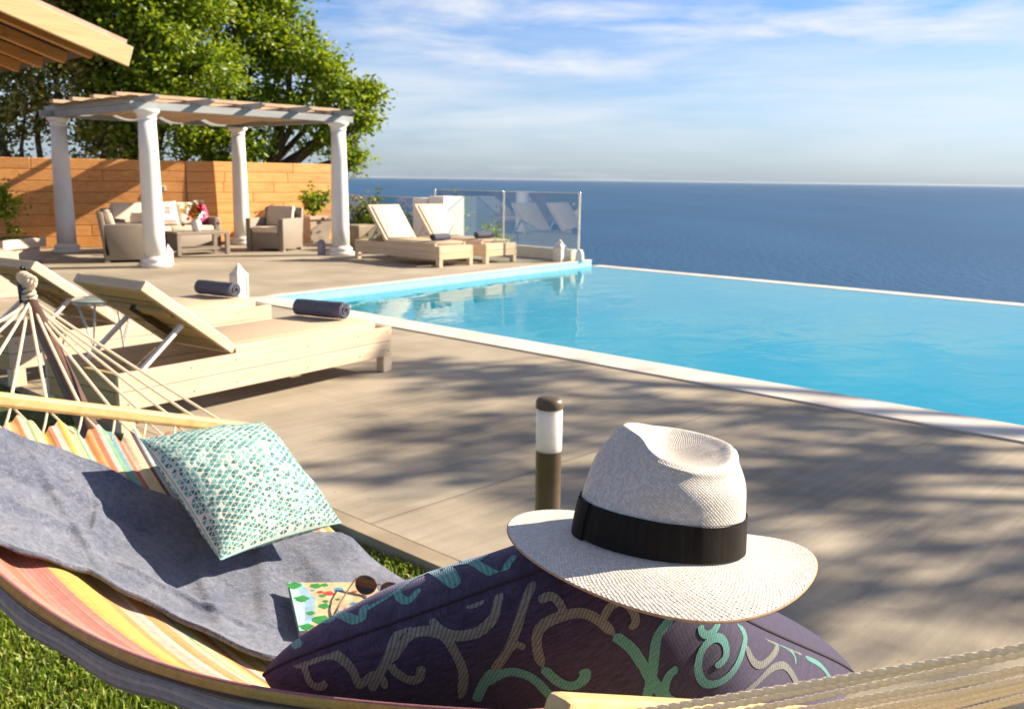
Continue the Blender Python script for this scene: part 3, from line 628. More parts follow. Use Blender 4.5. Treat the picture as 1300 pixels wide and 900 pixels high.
# ------------------------------------------------------------------ pergola
def build_pergola():
    o = G(8.45, 15.55, 0); t = thing('pergola', 'white columned pergola with grey beams and a rippled tan shade cloth', 'pergola', o, TH)
    cols = [(-1.80, -1.75), (1.77, -1.64), (-1.78, 1.63), (1.76, 1.72)]
    for x, y in cols:
        b = MB(); b.lathe([(.163, .14), (.158, .5), (.15, 1.1), (.14, 1.7), (.128, 2.19)], 32, (x, y, 0)); c = b.build('column', M['column_white'], t)
        b = MB(); b.lathe([(.245, 0), (.25, .03), (.245, .06), (.20, .07), (.205, .085), (.215, .11), (.205, .135), (.175, .15), (.168, .17)], 32, (x, y, 0)); b.build('base', M['column_white'], c)
        b = MB(); b.lathe([(.130, 2.19), (.142, 2.205), (.142, 2.225), (.133, 2.235), (.14, 2.26), (.17, 2.295), (.185, 2.31), (.187, 2.335), (.18, 2.345)], 32, (x, y, 0)); b.build('capital', M['column_white'], c)
    z = 2.345
    for a, c in (((-2.05, -1.70), (2.05, -1.66)), ((-2.05, 1.67), (2.05, 1.69))):
        b = MB(); b.beam((*a, z + .055), (*c, z + .055), .11, .11, bev=.006); b.build('beam', M['beam'], t)
    for a, c in (((-1.8, -1.64), (-1.8, 1.61)), ((1.77, -1.6), (1.77, 1.63))):
        b = MB(); b.beam((*a, z + .053), (*c, z + .053), .10, .105, bev=.006); b.build('side_beam', M['beam'], t)
    xs = [-1.80, -.91, -.02, .87, 1.77]
    for x in xs:
        b = MB(); b.add([(x - .03, -2.12, z + .17), (x - .03, -1.95, z + .112), (x - .03, 2.0, z + .112), (x - .03, 2.1, z + .20), (x - .03, -2.12, z + .20),
                         (x + .03, -2.12, z + .17), (x + .03, -1.95, z + .112), (x + .03, 2.0, z + .112), (x + .03, 2.1, z + .20), (x + .03, -2.12, z + .20)],
                        [[0, 1, 2, 3, 4], [9, 8, 7, 6, 5]] + [[i, i + 5, (i + 1) % 5 + 5, (i + 1) % 5] for i in range(5)]); b.build('rafter', M['beam'], t)
    for y in (-1.25, -.45, .35, 1.15):
        b = MB(); b.box((0, y, z + .235), (4.1, .16, .055), None, 0, .004); b.build('batten', M['shade'], t)
    b = MB()
    def cl(x, y):
        k = (x - xs[0]) / (xs[-1] - xs[0]) * 4; fr = k - math.floor(k); 
        sag = .185 * (1 - (2 * fr - 1) ** 2) ** .8 if 0 < k < 4 else 0
        return (x, y, z + .208 - sag * (.9 + .1 * math.sin(y * 3 + k)) + .008 * math.sin(y * 9 + x * 5))
    for s in (0,):
        b.grid(cl, list(np.linspace(-1.95, 1.9, 60)), list(np.linspace(-1.55, 1.6, 30)), 0)
    b.build('shade_cloth', M['shade'], t)
build_pergola()

# ------------------------------------------------------------------ house eave at the left
def build_house():
    t = thing('villa', 'wooden eave of the villa with pale fascia board and orange rafters, top left corner', 'house', G(4.60, 10.2, 0), TH)
    th = R(18); sl = lambda x: 2.595 - x * math.tan(th)      # underside height at x (x <= 0 inwards)
    ups = Vector((math.sin(th), 0, math.cos(th))); 
    b = MB(); b.beam((.17, 0, sl(.17) + .10), (-5.0, 0, sl(-5.0) + .10), .05, .215, up=ups, bev=.004); b.build('fascia', M['fascia'], t)
    y = .42
    for k in range(13):
        b = MB(); b.beam((-.06, y, sl(-.06) + .075), (-5.0, y, sl(-5) + .075), .085, .125, up=ups, bev=.004); b.build('rafter', M['rafter'], t); y += .72
    b = MB(); b.beam((.12, 4.6, sl(.12) + .172), (-5.0, 4.6, sl(-5) + .172), 9.1, .03, up=ups); b.build('ceiling_boards', M['bark'], t)
    b = MB(); b.beam((.14, 4.6, sl(.14) + .235), (-5.0, 4.6, sl(-5) + .235), 9.2, .06, up=ups); b.build('roof_tiles', M['terracotta'], t)
    b = MB(); b.box((-4.4, 4.6, 1.85), (.3, 9.0, 3.7)); b.build('wall', M['plaster'], t)
    for yy in (.6, 4.6, 8.6):
        b = MB(); b.box((-3.0, yy, 1.63), (.14, .14, 3.26), None, 0, .01); b.build('post', M['rafter'], t)
    b = MB(); b.beam((-3.0, .2, 3.37), (-3.0, 9, 3.37), .14, .2); b.build('purlin', M['rafter'], t)
build_house()

# ------------------------------------------------------------------ loungers
def lounger(label, loc, rot, ang, hinge=-.30, blen=.74, slatted=True):
    L, W = 2.19, .74; t = thing('sun_lounger', label, 'sun lounger', loc, rot, 'slatted pine sun loungers')
    b = MB()
    for s in (-1, 1):
        y = s * (W / 2 - .016)
        b.box((0, y, .279), (L, .032, .103), None, 0, .004); b.box((0, y, .172), (L, .032, .104), None, 0, .004)
    for s in (-1, 1):
        x = s * (L / 2 - .016)
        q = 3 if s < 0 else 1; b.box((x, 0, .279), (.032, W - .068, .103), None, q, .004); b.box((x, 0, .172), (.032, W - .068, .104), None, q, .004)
    for s in (-1, 1):
        for x in (-1.05, -.62, -.30, .28, .75, 1.05):
            for z in (.155, .295): b.box((x + random.uniform(-.01, .01), s * (W / 2 + .0005), z), (.009, .004, .009), None, 2, .002)
    b.build('frame', [M['pine'], M['pine_y'], M['stand'], M['pine_shaded']], t)
    for sx in (-1, 1):
        for sy in (-1, 1):
            b = MB(); b.box((sx * (L / 2 - .045), sy * (W / 2 - .0365), .06), (.088, .072, .118), None, 0, .004); b.build('leg', M['pine_z'], t)
    b = MB()
    x0, x1 = hinge + .02, L / 2 - .14
    for s in (-1, 1): b.box(((x0 + x1) / 2, s * .315, .345), (x1 - x0, .045, .055), None, 0, .004)
    x = x0 + .06
    while x < x1: b.box((x, 0, .325), (.085, .58, .02), None, 1, .003); x += .115
    b.build('slat_base', [M['pine'], M['pine_y']], t)
    b = MB(); b.box(((x0 + x1) / 2 + .01, 0, .365), (x1 - x0 - .03, .575, .05), None, 0, .018); b.build('mattress', M['sling'], t, auto=40)
    # backrest, hinged at x = hinge, leaning towards the head end
    ca, sa = math.cos(ang), math.sin(ang); d = Vector((-ca, 0, sa)); n = Vector((sa, 0, ca)); h0 = Vector((hinge, 0, .345))
    b = MB(); rot_ = Matrix((d, Vector((0, -1, 0)), d.cross(Vector((0, -1, 0))))).transposed()
    for s in (-1, 1): b.box(h0 + d * (blen / 2) + Vector((0, s * .318, 0)) + n * .012, (blen, .045, .058), rot_, 0, .004)
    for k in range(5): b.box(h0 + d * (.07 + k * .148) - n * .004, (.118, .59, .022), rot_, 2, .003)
    b.box(h0 + d * (blen - .02) + n * .012, (.036, .59, .056), rot_, 1, .003)
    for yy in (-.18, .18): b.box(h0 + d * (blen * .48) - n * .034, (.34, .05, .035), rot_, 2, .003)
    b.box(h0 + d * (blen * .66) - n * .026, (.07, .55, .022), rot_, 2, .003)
    o = b.build('backrest', [M['pine'], M['pine_y'], M['pine_shaded']], t)
    b = MB(); b.box(h0 + d * (blen / 2 - .005) + n * .042, (blen - .05, .575, .045), rot_, 0, .017); b.build('back_cushion', M['cream'], t, auto=40)
    for s in (-1, 1):
        b = MB(); p = h0 + d * .36 + Vector((0, s * .27, 0)) - n * .03; q = Vector((p.x - .05 - .30 * ca, s * .27, .30))
        b.beam(p, q, .022, .034, up=(0, 1, 0), bev=.003); b.build('prop', M['white_wood'], t)
    return t
def build_loungers():
    a = R(8.4); d = Vector((math.cos(a), math.sin(a))); nrm = Vector((-math.sin(a), math.cos(a)))
    ctr = Vector((4.29, 5.24)) - d * 1.095 + nrm * .37
    A = lounger('sun lounger nearest the hammock with raised slatted back and a navy rolled towel on it', G(*ctr), TH + a, R(36.5))
    c2 = ctr + nrm * 1.56 + d * .22
    B = copy_tree(A); B.location = G(*c2); B['label'] = 'second sun lounger behind the round side table, partly hidden by the nearest lounger'
    C = lounger('far sun lounger beside the white column, feet towards the pool', G(10.335, 12.06), TH - PI / 2 + R(0), R(50), -.30, .74)
    Dd = copy_tree(C); Dd.location = G(11.38, 12.06); Dd['label'] = 'far sun lounger next to the glass fence and white pillar'
    return ctr, c2, d, nrm
LA, LB, LD, LN = build_loungers()

def rolled_towel(label, loc, rot, length=.42, r=.068):
    t = thing('rolled_towel', label, 'towel', loc, rot, 'navy towels rolled up on the sun loungers')
    b = MB(); turns = 4.2; n = 110; P = []
    for i in range(n + 1):
        th = TAU * turns * i / n; rr = .010 + (r - .012) * (i / n); P.append((math.cos(th) * rr, math.sin(th) * rr, rr))
    thk = .0052
    V = []; F = []; ys = [-length / 2, -length / 2 + .012, -length * .25, 0, length * .25, length / 2 - .012, length / 2]
    prof = [(math.cos(TAU * turns * i / n), math.sin(TAU * turns * i / n)) for i in range(n + 1)]
    for j, y in enumerate(ys):
        sh = .9 if j in (0, len(ys) - 1) else 1.0
        for side in (1, -1):
            for i in range(n + 1):
                rr = P[i][2] + side * thk * sh + .0015 * math.sin(y * 40 + i * .2)
                V.append((y + .006 * math.sin(i * .15) * (j in (0, len(ys) - 1)), prof[i][0] * rr * 1.06, r + prof[i][1] * rr * .94))
    N = n + 1; ring = 2 * N
    for j in range(len(ys) - 1):
        for side in (0, 1):
            for i in range(n):
                a = j * ring + side * N + i; q = [a, a + 1, a + 1 + ring, a + ring]; F.append(q if side else q[::-1])
        for i in (0, n):
            a = j * ring + i; F.append([a, a + ring, a + ring + N, a + N])
    for j in (0, len(ys) - 1):
        for i in range(n):
            a = j * ring + i; F.append([a, a + 1, a + 1 + N, a + N])
    b.add(V, F, 0, True); o = b.build('roll', M['towel_roll'], t, auto=50)
    b = MB(); b.tube([(-length / 2 + .03, 0, r), (length / 2 - .03, 0, r)], .03, 10); b.build('core', M['towel_roll'], t)
    return t
pA = LA + LD * .78 + LN * .02; pB = LB + LD * .86 + LN * .02
la = math.atan2(LN.y, LN.x)
rolled_towel('navy rolled towel on the nearest sun lounger', G(pA.x, pA.y, .392), TH + la + R(8))
rolled_towel('navy rolled towel on the second sun lounger by the lantern', G(pB.x, pB.y, .392), TH + la + R(4))
rolled_towel('navy rolled towel on the far lounger beside the white column', G(10.35, 11.36, .392), TH + R(3), .36, .06)
rolled_towel('navy rolled towel on the far lounger next to the glass fence', G(11.36, 11.36, .392), TH + R(-4), .36, .06)

# ------------------------------------------------------------------ side table
def build_side_table():
    t = thing('side_table', 'round frosted glass side table on wire legs between the two near loungers', 'side table', G(2.66, 6.27, 0), TH)
    H = .575
    b = MB(); b.lathe([(.205, H - .018), (.212, H - .012), (.212, H - .003), (.206, H)], 40); b.build('tabletop', M['table_glass'], t, auto=40)
    b = MB(); b.tube([(.2 * math.cos(a), .2 * math.sin(a), H - .026) for a in np.linspace(0, TAU, 33)], .006, 6); b.build('ring', M['white_wire'], t)
    for k in range(4):
        a = TAU * k / 4 + .4; b = MB()
        for da in (-.42, .42):
            b.tube([(.19 * math.cos(a + da), .19 * math.sin(a + da), H - .028), (.13 * math.cos(a), .13 * math.sin(a), H * .45), (.20 * math.cos(a - da * .5), .20 * math.sin(a - da * .5), .006)], .0055, 6)
        b.build('leg', M['white_wire'], t)
build_side_table()

# ------------------------------------------------------------------ lanterns
def lantern(label, loc, rot, h=.40, w=.16, m='white_wood'):
    t = thing('lantern', label, 'lantern', loc, rot, 'pointed candle lanterns on the terrace')
    b = MB(); b.box((0, 0, .014), (w, w, .028), None, 0, .004); b.build('base', M[m], t)
    b = MB(); hh = h * .66
    for sx in (-1, 1):
        for sy in (-1, 1): b.box((sx * (w * .43), sy * (w * .43), hh / 2 + .01), (.024, .024, hh - .02), None, 0, .003)
    for s in (-1, 1):
        b.box((0, s * w * .43, hh * .92), (w * .84, .018, .03)); b.box((s * w * .43, 0, hh * .92), (.018, w * .84, .03))
        b.box((0, s * w * .41, hh * .48), (w * .84, .012, hh * .80)); b.box((s * w * .41, 0, hh * .48), (.012, w * .84, hh * .80))
    b.build('body', M[m], t)
    b = MB(); q = w * .54
    b.add([(-q, -q, hh), (q, -q, hh), (q, q, hh), (-q, q, hh), (-q * .5, -q * .5, hh + h * .14), (q * .5, -q * .5, hh + h * .14), (q * .5, q * .5, hh + h * .14), (-q * .5, q * .5, hh + h * .14), (0, 0, h)],
          [[3, 2, 1, 0], [0, 1, 5, 4], [1, 2, 6, 5], [2, 3, 7, 6], [3, 0, 4, 7], [4, 5, 8], [5, 6, 8], [6, 7, 8], [7, 4, 8]]); b.build('roof', M[m], t)
    return t
lantern('white wooden lantern on the paving by the near pool corner', G(5.66, 9.68, 0), TH + R(8), .41, .15)
lantern('white wooden lantern at the end of the glass fence by the pool', G(12.38, 10.52, 0), TH + R(8), .39, .17)
lantern('white lantern standing at the foot of the nearest white column', G(6.97, 14.0, 0), TH + R(5), .33, .10)
def small_lantern():
    t = thing('tin_lantern', 'small lilac grey tin lantern beside the front right column', 'lantern', G(9.95, 14.12, 0), TH)
    b = MB(); b.lathe([(.075, 0), (.078, .02), (.074, .03), (.074, .20), (.078, .215), (.05, .26), (.02, .28)], 16); b.build('body', M['lilac'], t, auto=40)
    b = MB(); b.tube([(.05 * math.cos(a), 0, .28 + .05 * math.sin(a)) for a in np.linspace(0, PI, 10)], .004, 6); b.build('handle', M['lilac'], t)
small_lantern()

# ------------------------------------------------------------------ rattan lounge set
def soft(b, c, d, bev=.04, rot=None, mi=0): b.box(c, d, rot, mi, bev)
def armchair(label, loc, rot):
    t = thing('armchair', label, 'armchair', loc, rot, 'taupe rattan armchairs under the pergola')   # faces local +x
    b = MB()
    b.box((.02, 0, .19), (.62, .58, .30), None, 0, .012); b.build('base', M['rattan'], t, auto=40)
    for s in (-1, 1):
        b = MB(); b.box((0, s * .355, .325), (.70, .11, .57), None, 0, .02); 
        b.box((.31, s * .355, .02), (.07, .10, .04)); b.box((-.31, s * .355, .02), (.07, .10, .04)); b.build('arm', M['rattan'], t, auto=40)
    b = MB(); b.beam((-.29, 0, .10), (-.38, 0, .80), .82, .09, up=(1, 0, 0), bev=.02); b.build('back', M['rattan'], t, auto=40)
    b = MB(); b.box((.05, 0, .395), (.60, .57, .11), None, 0, .035); b.build('seat_cushion', M['cream'], t, auto=40)
    b = MB(); b.beam((-.18, 0, .44), (-.285, 0, .83), .57, .12, up=(1, 0, 0), bev=.04); b.build('back_cushion', M['cream'], t, auto=40)
    return t
AR = armchair('taupe rattan armchair on the right, in front of the potted shrub', G(9.96, 15.66), TH + R(205))
a2 = copy_tree(AR); a2.location = G(6.80, 15.08); a2.rotation_euler[2] = TH + R(-22); a2['label'] = 'taupe rattan armchair on the left, seen from its side between two columns'
def build_sofa():
    t = thing('sofa', 'taupe rattan sofa with cream cushions against the orange fence', 'sofa', G(8.25, 16.72), TH - PI / 2)
    b = MB(); b.box((.02, 0, .19), (.64, 1.7, .30), None, 0, .012); b.build('base', M['rattan'], t, auto=40)
    for s in (-1, 1):
        b = MB(); b.box((0, s * .92, .325), (.74, .12, .57), None, 0, .02); b.build('arm', M['rattan'], t, auto=40)
    b = MB(); b.beam((-.31, 0, .10), (-.40, 0, .78), 1.95, .09, up=(1, 0, 0), bev=.02); b.build('back', M['rattan'], t, auto=40)
    for s in (-1, 1):
        b = MB(); b.box((.05, s * .425, .40), (.62, .84, .12), None, 0, .035); b.build('seat_cushion', M['cream'], t, auto=40)
        b = MB(); b.beam((-.19, s * .425, .44), (-.30, s * .425, .87), .84, .13, up=(1, 0, 0), bev=.045); b.build('back_cushion', M['cream'], t, auto=40)
build_sofa()
def quad_pillow(name, label, L, T, Rr, B, thick, n, mats, parent_loc, edge=.06, exp=.42, flip=False):
    pass
def scatter_cushion(label, loc, rot, w, tilt, m, spots, grp='printed cushions on the sofa'):
    t = thing('scatter_cushion', label, 'cushion', loc, rot, grp)
    # stands on its lower edge, leaning back by tilt; front is local +x
    b = MB()
    def sf(s, q, side):
        th = .075 * max(0, (1 - s ** 4) * (1 - q ** 4)) ** .5; s2 = s * (1 - .06 * (1 - q * q)); q2 = q * (1 - .06 * (1 - s * s))
        z = (q2 + 1) * w / 2; x = side * th
        return Vector((x * math.cos(tilt) - z * math.sin(tilt), s2 * w / 2, z * math.cos(tilt) + x * math.sin(tilt)))
    g = list(np.linspace(-1, 1, 17))
    b.grid(lambda s, q: sf(s, q, 1), g, g); b.grid(lambda s, q: sf(s, q, -1), g, g, flip=True)
    for i, (s, q, r, mi) in enumerate(spots):
        k = 9; P = [sf(s + r * math.cos(TAU * j / k) * (1 + .3 * math.sin(j * 2.3)), q + r * math.sin(TAU * j / k), 1) + Vector((.004, 0, .001)) for j in range(k)]
        b.add(P, [list(range(k))], mi)
    b.build('cover', [M[x] for x in m], t)
    return t
random.seed(5)
fl = [(random.uniform(-.25, .25), random.uniform(-.1, .45), random.uniform(.05, .13), random.choice((1, 2, 3))) for _ in range(14)] + [(x, .82, .05, 1) for x in np.linspace(-.8, .8, 12)] + [(x, -.75, .06, 2) for x in np.linspace(-.8, .8, 9)]
scatter_cushion('ivory cushion printed with a dark floral crest, on the sofa right of the nearest column', G(8.30, 16.60, .47), TH - PI / 2, .46, .30, ['floral_w', 'lilac', 'pink', 'bk_grey'], fl)
fl = [(random.uniform(-.7, .7), random.uniform(-.7, .7), random.uniform(.1, .24), random.choice((1, 2, 3, 4))) for _ in range(22)]
scatter_cushion('ivory cushion with red and orange flowers in the middle of the sofa', G(8.74, 16.66, .47), TH - PI / 2, .44, .28, ['floral_w', 'orange', 'red', 'yellow', 'bk_green'], fl)
fl = [(random.uniform(-.7, .7), random.uniform(-.7, .7), random.uniform(.1, .2), 1) for _ in range(9)]
scatter_cushion('magenta cushion at the right end of the sofa', G(9.0, 16.62, .46), TH - PI / 2 + R(12), .42, .42, ['pink', 'red'], fl)
def build_coffee_table():
    t = thing('coffee_table', 'low taupe rattan coffee table with open shelf in front of the sofa', 'coffee table', G(8.32, 15.60), TH + R(-3))
    b = MB(); b.box((0, 0, .385), (.98, .56, .05), None, 0, .008); b.build('tabletop', M['rattan'], t)
    b = MB(); b.box((0, 0, .10), (.86, .46, .035), None, 0, .006); b.build('shelf', M['rattan'], t)
    for sx in (-1, 1):
        for sy in (-1, 1): b = MB(); b.box((sx * .455, sy * .245, .18), (.07, .07, .36), None, 0, .006); b.build('leg', M['rattan'], t)
    b = MB(); b.box((-.455, 0, .24), (.03, .42, .24)); b.build('side_panel', M['rattan'], t)
    v = thing('flower_vase', 'white vase of bright flowers on the coffee table', 'vase', G(8.28, 15.52, .41), TH)
    b = MB(); b.lathe([(.055, 0), (.085, .05), (.09, .12), (.07, .19), (.05, .23), (.06, .25)], 20); b.build('vase', M['plaster'], v)
    for mt, c, nn in (('orange', (-.05, 0, .34), 50), ('red', (.05, -.03, .40), 40), ('yellow', (.0, .04, .44), 50), ('leaf_bush', (0, 0, .30), 60), ('floral_w', (.03, .02, .48), 30)):
        leaves_mesh('flower_cluster', rng.normal(size=(nn, 3)) * np.array([.032, .032, .03]) + np.array(c), .075, M[mt], v, .8)
    for i, (x, y, lb) in enumerate(((7.98, 15.42, 'wine glass of red wine at the left end of the coffee table'), (8.68, 15.48, 'wine glass of red wine at the right end of the coffee table'))):
        g = thing('wine_glass', lb, 'wine glass', G(x, y, .41), TH, 'red wine glasses on the coffee table')
        b = MB(); b.lathe([(.034, 0), (.03, .004), (.005, .01), (.004, .085), (.02, .10), (.038, .13), (.040, .165), (.033, .20)], 16, cap=False); b.build('bowl', M['glass'], g)
        b = MB(); b.lathe([(.006, .102), (.03, .12), (.035, .14), (.034, .155)], 16); b.build('wine', M['red'], g)
build_coffee_table()

# ------------------------------------------------------------------ planters
def build_planters():
    t = thing('planter', 'long whitewashed planter box with a rim at the left edge, under a small tree', 'planter', G(5.25, 15.85), TH + R(35))
    b = MB(); b.box((0, 0, .12), (.86, .5, .22), None, 0, .012); b.build('box', M['whitewash'], t)
    b = MB(); b.box((0, 0, .30), (1.04, .62, .15), None, 0, .014); b.build('rim', M['whitewash'], t)
    b = MB(); b.box((0, 0, .372), (.9, .5, .02)); b.build('soil', M['soil'], t)
    p = thing('citrus_tree', 'small bushy citrus tree growing in the whitewashed planter', 'tree', G(5.10, 15.85, .37), TH)
    b = MB(); limb(b, (0, 0, 0), (.02, 0, .42), .022, .016, .03); b.build('trunk', M['fascia'], p)
    C = np.concatenate([rng.normal(size=(150, 3)) * np.array([.12, .12, .11]) + np.array(c) for c in ((0, 0, .55), (.12, .05, .66), (-.14, 0, .62), (0, 0, .75), (.16, -.05, .5))] + [rng.normal(size=(60, 3)) * .07 + np.array((.22, -.1, .12))])
    leaves_mesh('crown', C, .085, M['leaf'], p, .55)
    t = thing('planter', 'square pale clay planter behind the right armchair, holding a shrub', 'planter', G(11.72, 16.9), TH + R(0))
    b = MB(); b.add([(-.22, -.22, 0), (.22, -.22, 0), (.22, .22, 0), (-.22, .22, 0), (-.27, -.27, .5), (.27, -.27, .5), (.27, .27, .5), (-.27, .27, .5)], [[3, 2, 1, 0], [0, 1, 5, 4], [1, 2, 6, 5], [2, 3, 7, 6], [3, 0, 4, 7], [4, 5, 6, 7]]); b.build('pot', M['terracotta'], t)
    b = MB(); b.box((0, 0, .53), (.60, .60, .07), None, 0, .012); b.build('rim', M['terracotta'], t)
    shrub('potted_shrub', 'dark green leafy shrub growing in the square clay planter', 'shrub', G(11.72, 16.9, .55), 11, .66, .36, 420, .11, M['leaf'])
    t = thing('planter', 'large pale planter half hidden behind the second lounger at the left edge', 'planter', G(3.55, 11.6), TH)
    b = MB(); b.box((0, 0, .26), (.6, .6, .52), None, 0, .015); b.build('box', M['whitewash'], t)
    t = thing('planter', 'low pale stone planter beside the shrub behind the far lounger', 'planter', G(11.35, 14.75), TH)
    b = MB(); b.box((0, 0, .24), (.55, .5, .48), None, 0, .02); b.build('box', M['kerb'], t)
build_planters()

# ------------------------------------------------------------------ glass fence and pillar
def build_glass():
    t = thing('glass_fence', 'clear glass safety fence with steel posts at the cliff end of the pool', 'fence', G(12.66, 10.33, 0), TH)
    for y0, y1, zt in ((.03, 1.80, 1.17), (1.84, 3.68, 1.17), (3.78, 7.6, 1.0)):
        b = MB(); b.box((0, (y0 + y1) / 2, (zt + .2) / 2 + .0), (.012, y1 - y0, zt - .2)); b.build('pane', M['glass'], t)
        b = MB(); b.box((0, (y0 + y1) / 2, zt + .004), (.016, y1 - y0, .010)); b.build('top_trim', M['steel'], t)
    for y, zt in ((0, 1.18), (1.82, 1.175), (3.73, 1.175), (5.6, 1.0)):
        b = MB(); b.box((0, y, zt / 2), (.03, .026, zt), None, 0, .004); b.build('post', M['steel'], t)
    b = MB(); b.box((.0, 1.9, .10), (.16, 3.6, .2), None, 0, .006); b.build('kerb', M['coping'], t)
    b = MB(); b.lathe([(.075, 0), (.078, .03), (.07, .14), (.05, .19), (.03, .21)], 16, (.0, -.03, .0)); b.build('post_shoe', M['plaster'], t)
    t = thing('white_pillar', 'square white masonry pillar between the far loungers and the glass', 'pillar', G(12.22, 13.25, 0), TH)
    b = MB(); b.box((0, 0, .53), (.54, .42, 1.06), None, 0, .006); b.build('shaft', M['plaster'], t)
    b = MB(); b.box((-.16, .42, .51), (.30, .40, 1.02), None, 0, .006); b.build('return_block', M['plaster'], t)
build_glass()

# ------------------------------------------------------------------ bollard
def build_bollard():
    t = thing('bollard_light', 'short bronze bollard light with frosted white diffuser behind the hat', 'bollard light', G(2.47, 2.13, 0), TH)
    b = MB(); b.lathe([(.047, 0), (.047, .430), (.0475, .433)], 40); b.build('body', M['bollard'], t, auto=40)
    b = MB(); b.lathe([(.046, .433), (.0475, .436), (.0475, .587), (.046, .591)], 40); b.build('diffuser', M['diffuser'], t, auto=40)
    b = MB(); b.lathe([(.048, .590), (.0505, .593), (.051, .607), (.049, .619), (.042, .628), (.03, .633), (.012, .635)], 40); b.build('cap', M['bollard'], t, auto=30)
    b = MB(); b.lathe([(.07, .0), (.07, .008), (.05, .012)], 32); b.build('flange', M['bollard'], t)
build_bollard()

# ------------------------------------------------------------------ hammock
HL1, HR1 = Vector((-1.44, 1.955, .953)), Vector((-.784, 2.72, .647)); HL2, HR2 = Vector((.037, .69, .971)), Vector((.68, 1.33, .565))
def bed(s, t):
    p = HL1.lerp(HR1, t).lerp(HL2.lerp(HR2, t), s); ss = 4 * s * (1 - s); sc = max(0.0, min(1.0, s))
    p.z -= .245 * ss * (1 + .15 * (1 - 2 * s)) + .12 * math.sin(PI * sc) ** .6 * math.sin(PI * max(0, min(1, t)))
    return p
def pleat(s, t):
    e = math.exp(-s / .10) + math.exp(-(1 - s) / .10)
    w = .5 + .5 * math.sin(TAU * 10.5 * t + .4)
    return .017 * e * (abs(math.sin(PI * 10.5 * t)) - .6) + .006 * e * math.sin(TAU * 31 * t + 5 * s) + .0035 * math.sin(TAU * 5.3 * t + 7 * s) * math.sin(PI * s)
def build_hammock():
    t_ = thing('hammock', 'striped cotton hammock with wooden spreader bars and white ropes, slung on a dark stand', 'hammock', (0, 0, 0))
    b = MB()
    ss = [.018 + .964 * i / 110 for i in range(111)]; tt = [.02 + .96 * i / 190 for i in range(191)]
    def cloth(s, t):
        sc = 0.0
        if s < .15: sc = .012 * (1 - abs(math.sin(PI * 10.5 * (t - .02) / .96))) * (1 - s / .15)        # scalloped heading
        if s > .85: sc = -.012 * (1 - abs(math.sin(PI * 10.5 * (t - .02) / .96))) * ((s - .85) / .15)
        p = bed(s + sc, t); p.z += pleat(s, t)
        # near side: long soft rolls running with the cloth
        if t < .34: 
            k = t / .34; p.z += (.030 * math.sin(TAU * (k * 2.1 + .12 * s)) * (1 - k) * math.sin(PI * s) ** .7)
        return p
    b.grid(cloth, ss, tt, 0, True, lambda s, t: (t, s))
    # near rim, rolled over and falling on the outside
    out = Vector((-.70, -.62, -.35))
    e = [(0.0, 0, 0), (.012, .006, .004), (.02, .013, -.002), (.03, .015, -.014), (.034, .008, -.022), (.038, .0, -.030), (.05, .012, -.040), (.062, .017, -.052), (.08, .016, -.068), (.095, .008, -.082), (.105, -.01, -.092)]
    def rim(s, k):
        q = e[int(k)]; p = cloth(s, .02); w = 1.0 - .45 * s
        return p + Vector((-.72, -.69, 0)) * q[1] * w + Vector((0, 0, 1)) * (q[2] * w + (.004 * math.sin(s * 40) * (q[0] > .04)))
    b.grid(rim, ss, list(range(len(e))), 0, True, lambda s, k: (-e[int(k)][0] - 1e-4, s))
    b.build('cloth', M['hammock'], t_)
    for a, c in ((HL1, HR1), (HL2, HR2)):
        d = (c - a).normalized(); b = MB(); 
        pts = [a - d * .0, a + d * .006] + [a.lerp(c, k) for k in (.1, .3, .5, .7, .9)] + [c - d * .006, c]
        b.beam(a, c, .030, .036, bev=.009); b.build('spreader_bar', M['bar'], t_)
    dv = Vector((VX, VY, 0))
    holes = [.075 + .085 * i for i in range(11)]
    apex1 = Vector((-1.445, 2.76, 1.025)); apex2 = HL2.lerp(HR2, .5) - dv * .62 + Vector((0, 0, .440))
    for (a, c, ap, sgn, rad) in ((HL1, HR1, apex1, 1, .0040), (HL2, HR2, apex2, -1, .0030)):
        NS = 230 if sgn < 0 else 24
        for i, h in enumerate(holes):
            p = a.lerp(c, h); tip = ap + Vector((random.uniform(-.008, .008), random.uniform(-.008, .008), random.uniform(-.012, .006))); mid = p.lerp(tip, .5) - Vector((0, 0, .010))
            P = [p + Vector((0, 0, -.02))] + [p] + [((1 - k) ** 2) * p + 2 * k * (1 - k) * mid + k * k * tip for k in [j / NS for j in range(1, NS + 1)]]
            b = MB(); b.tube(P, rad, 12, 0, True, 210.0 if sgn < 0 else 0.0, 3, .18 if sgn < 0 else .1)
            # the loop below the bar: two strands to the cloth heading
            s0 = 0.0 if sgn > 0 else 1.0; s1 = .030 if sgn > 0 else .970
            for dt in (-.040, .040):
                q = bed(s1, min(.98, max(.02, h + dt))); q.z += pleat(s1, h + dt); pp = p + Vector((0, 0, -.012))
                b.tube([pp, pp.lerp(q, .5) - Vector((0, 0, .004)), q], .0032, 6)
            b.build('rope', M['rope'], t_)
        if sgn < 0:   # extra doubled cords of the near fan
            for i in ():
                p = a.lerp(c, holes[i] + .028); mid = p.lerp(ap, .5) - Vector((0, 0, .018)); 
                P = [((1 - k) ** 2) * p + 2 * k * (1 - k) * mid + k * k * ap for k in [j / 230 for j in range(231)]]
                b = MB(); b.tube(P, .0030, 12, 0, True, 210.0, 3, .18); b.build('rope', M['rope'], t_)
    b = MB()
    for j in range(5):
        r = .017 - .002 * j; c = apex1 + Vector((-.003 * j, .004 * j, .008 + .009 * j)); b.tube([c + Vector((math.cos(a) * r, math.sin(a) * r, .006 * math.sin(a + j))) for a in np.linspace(0, TAU, 15)], .0055, 8)
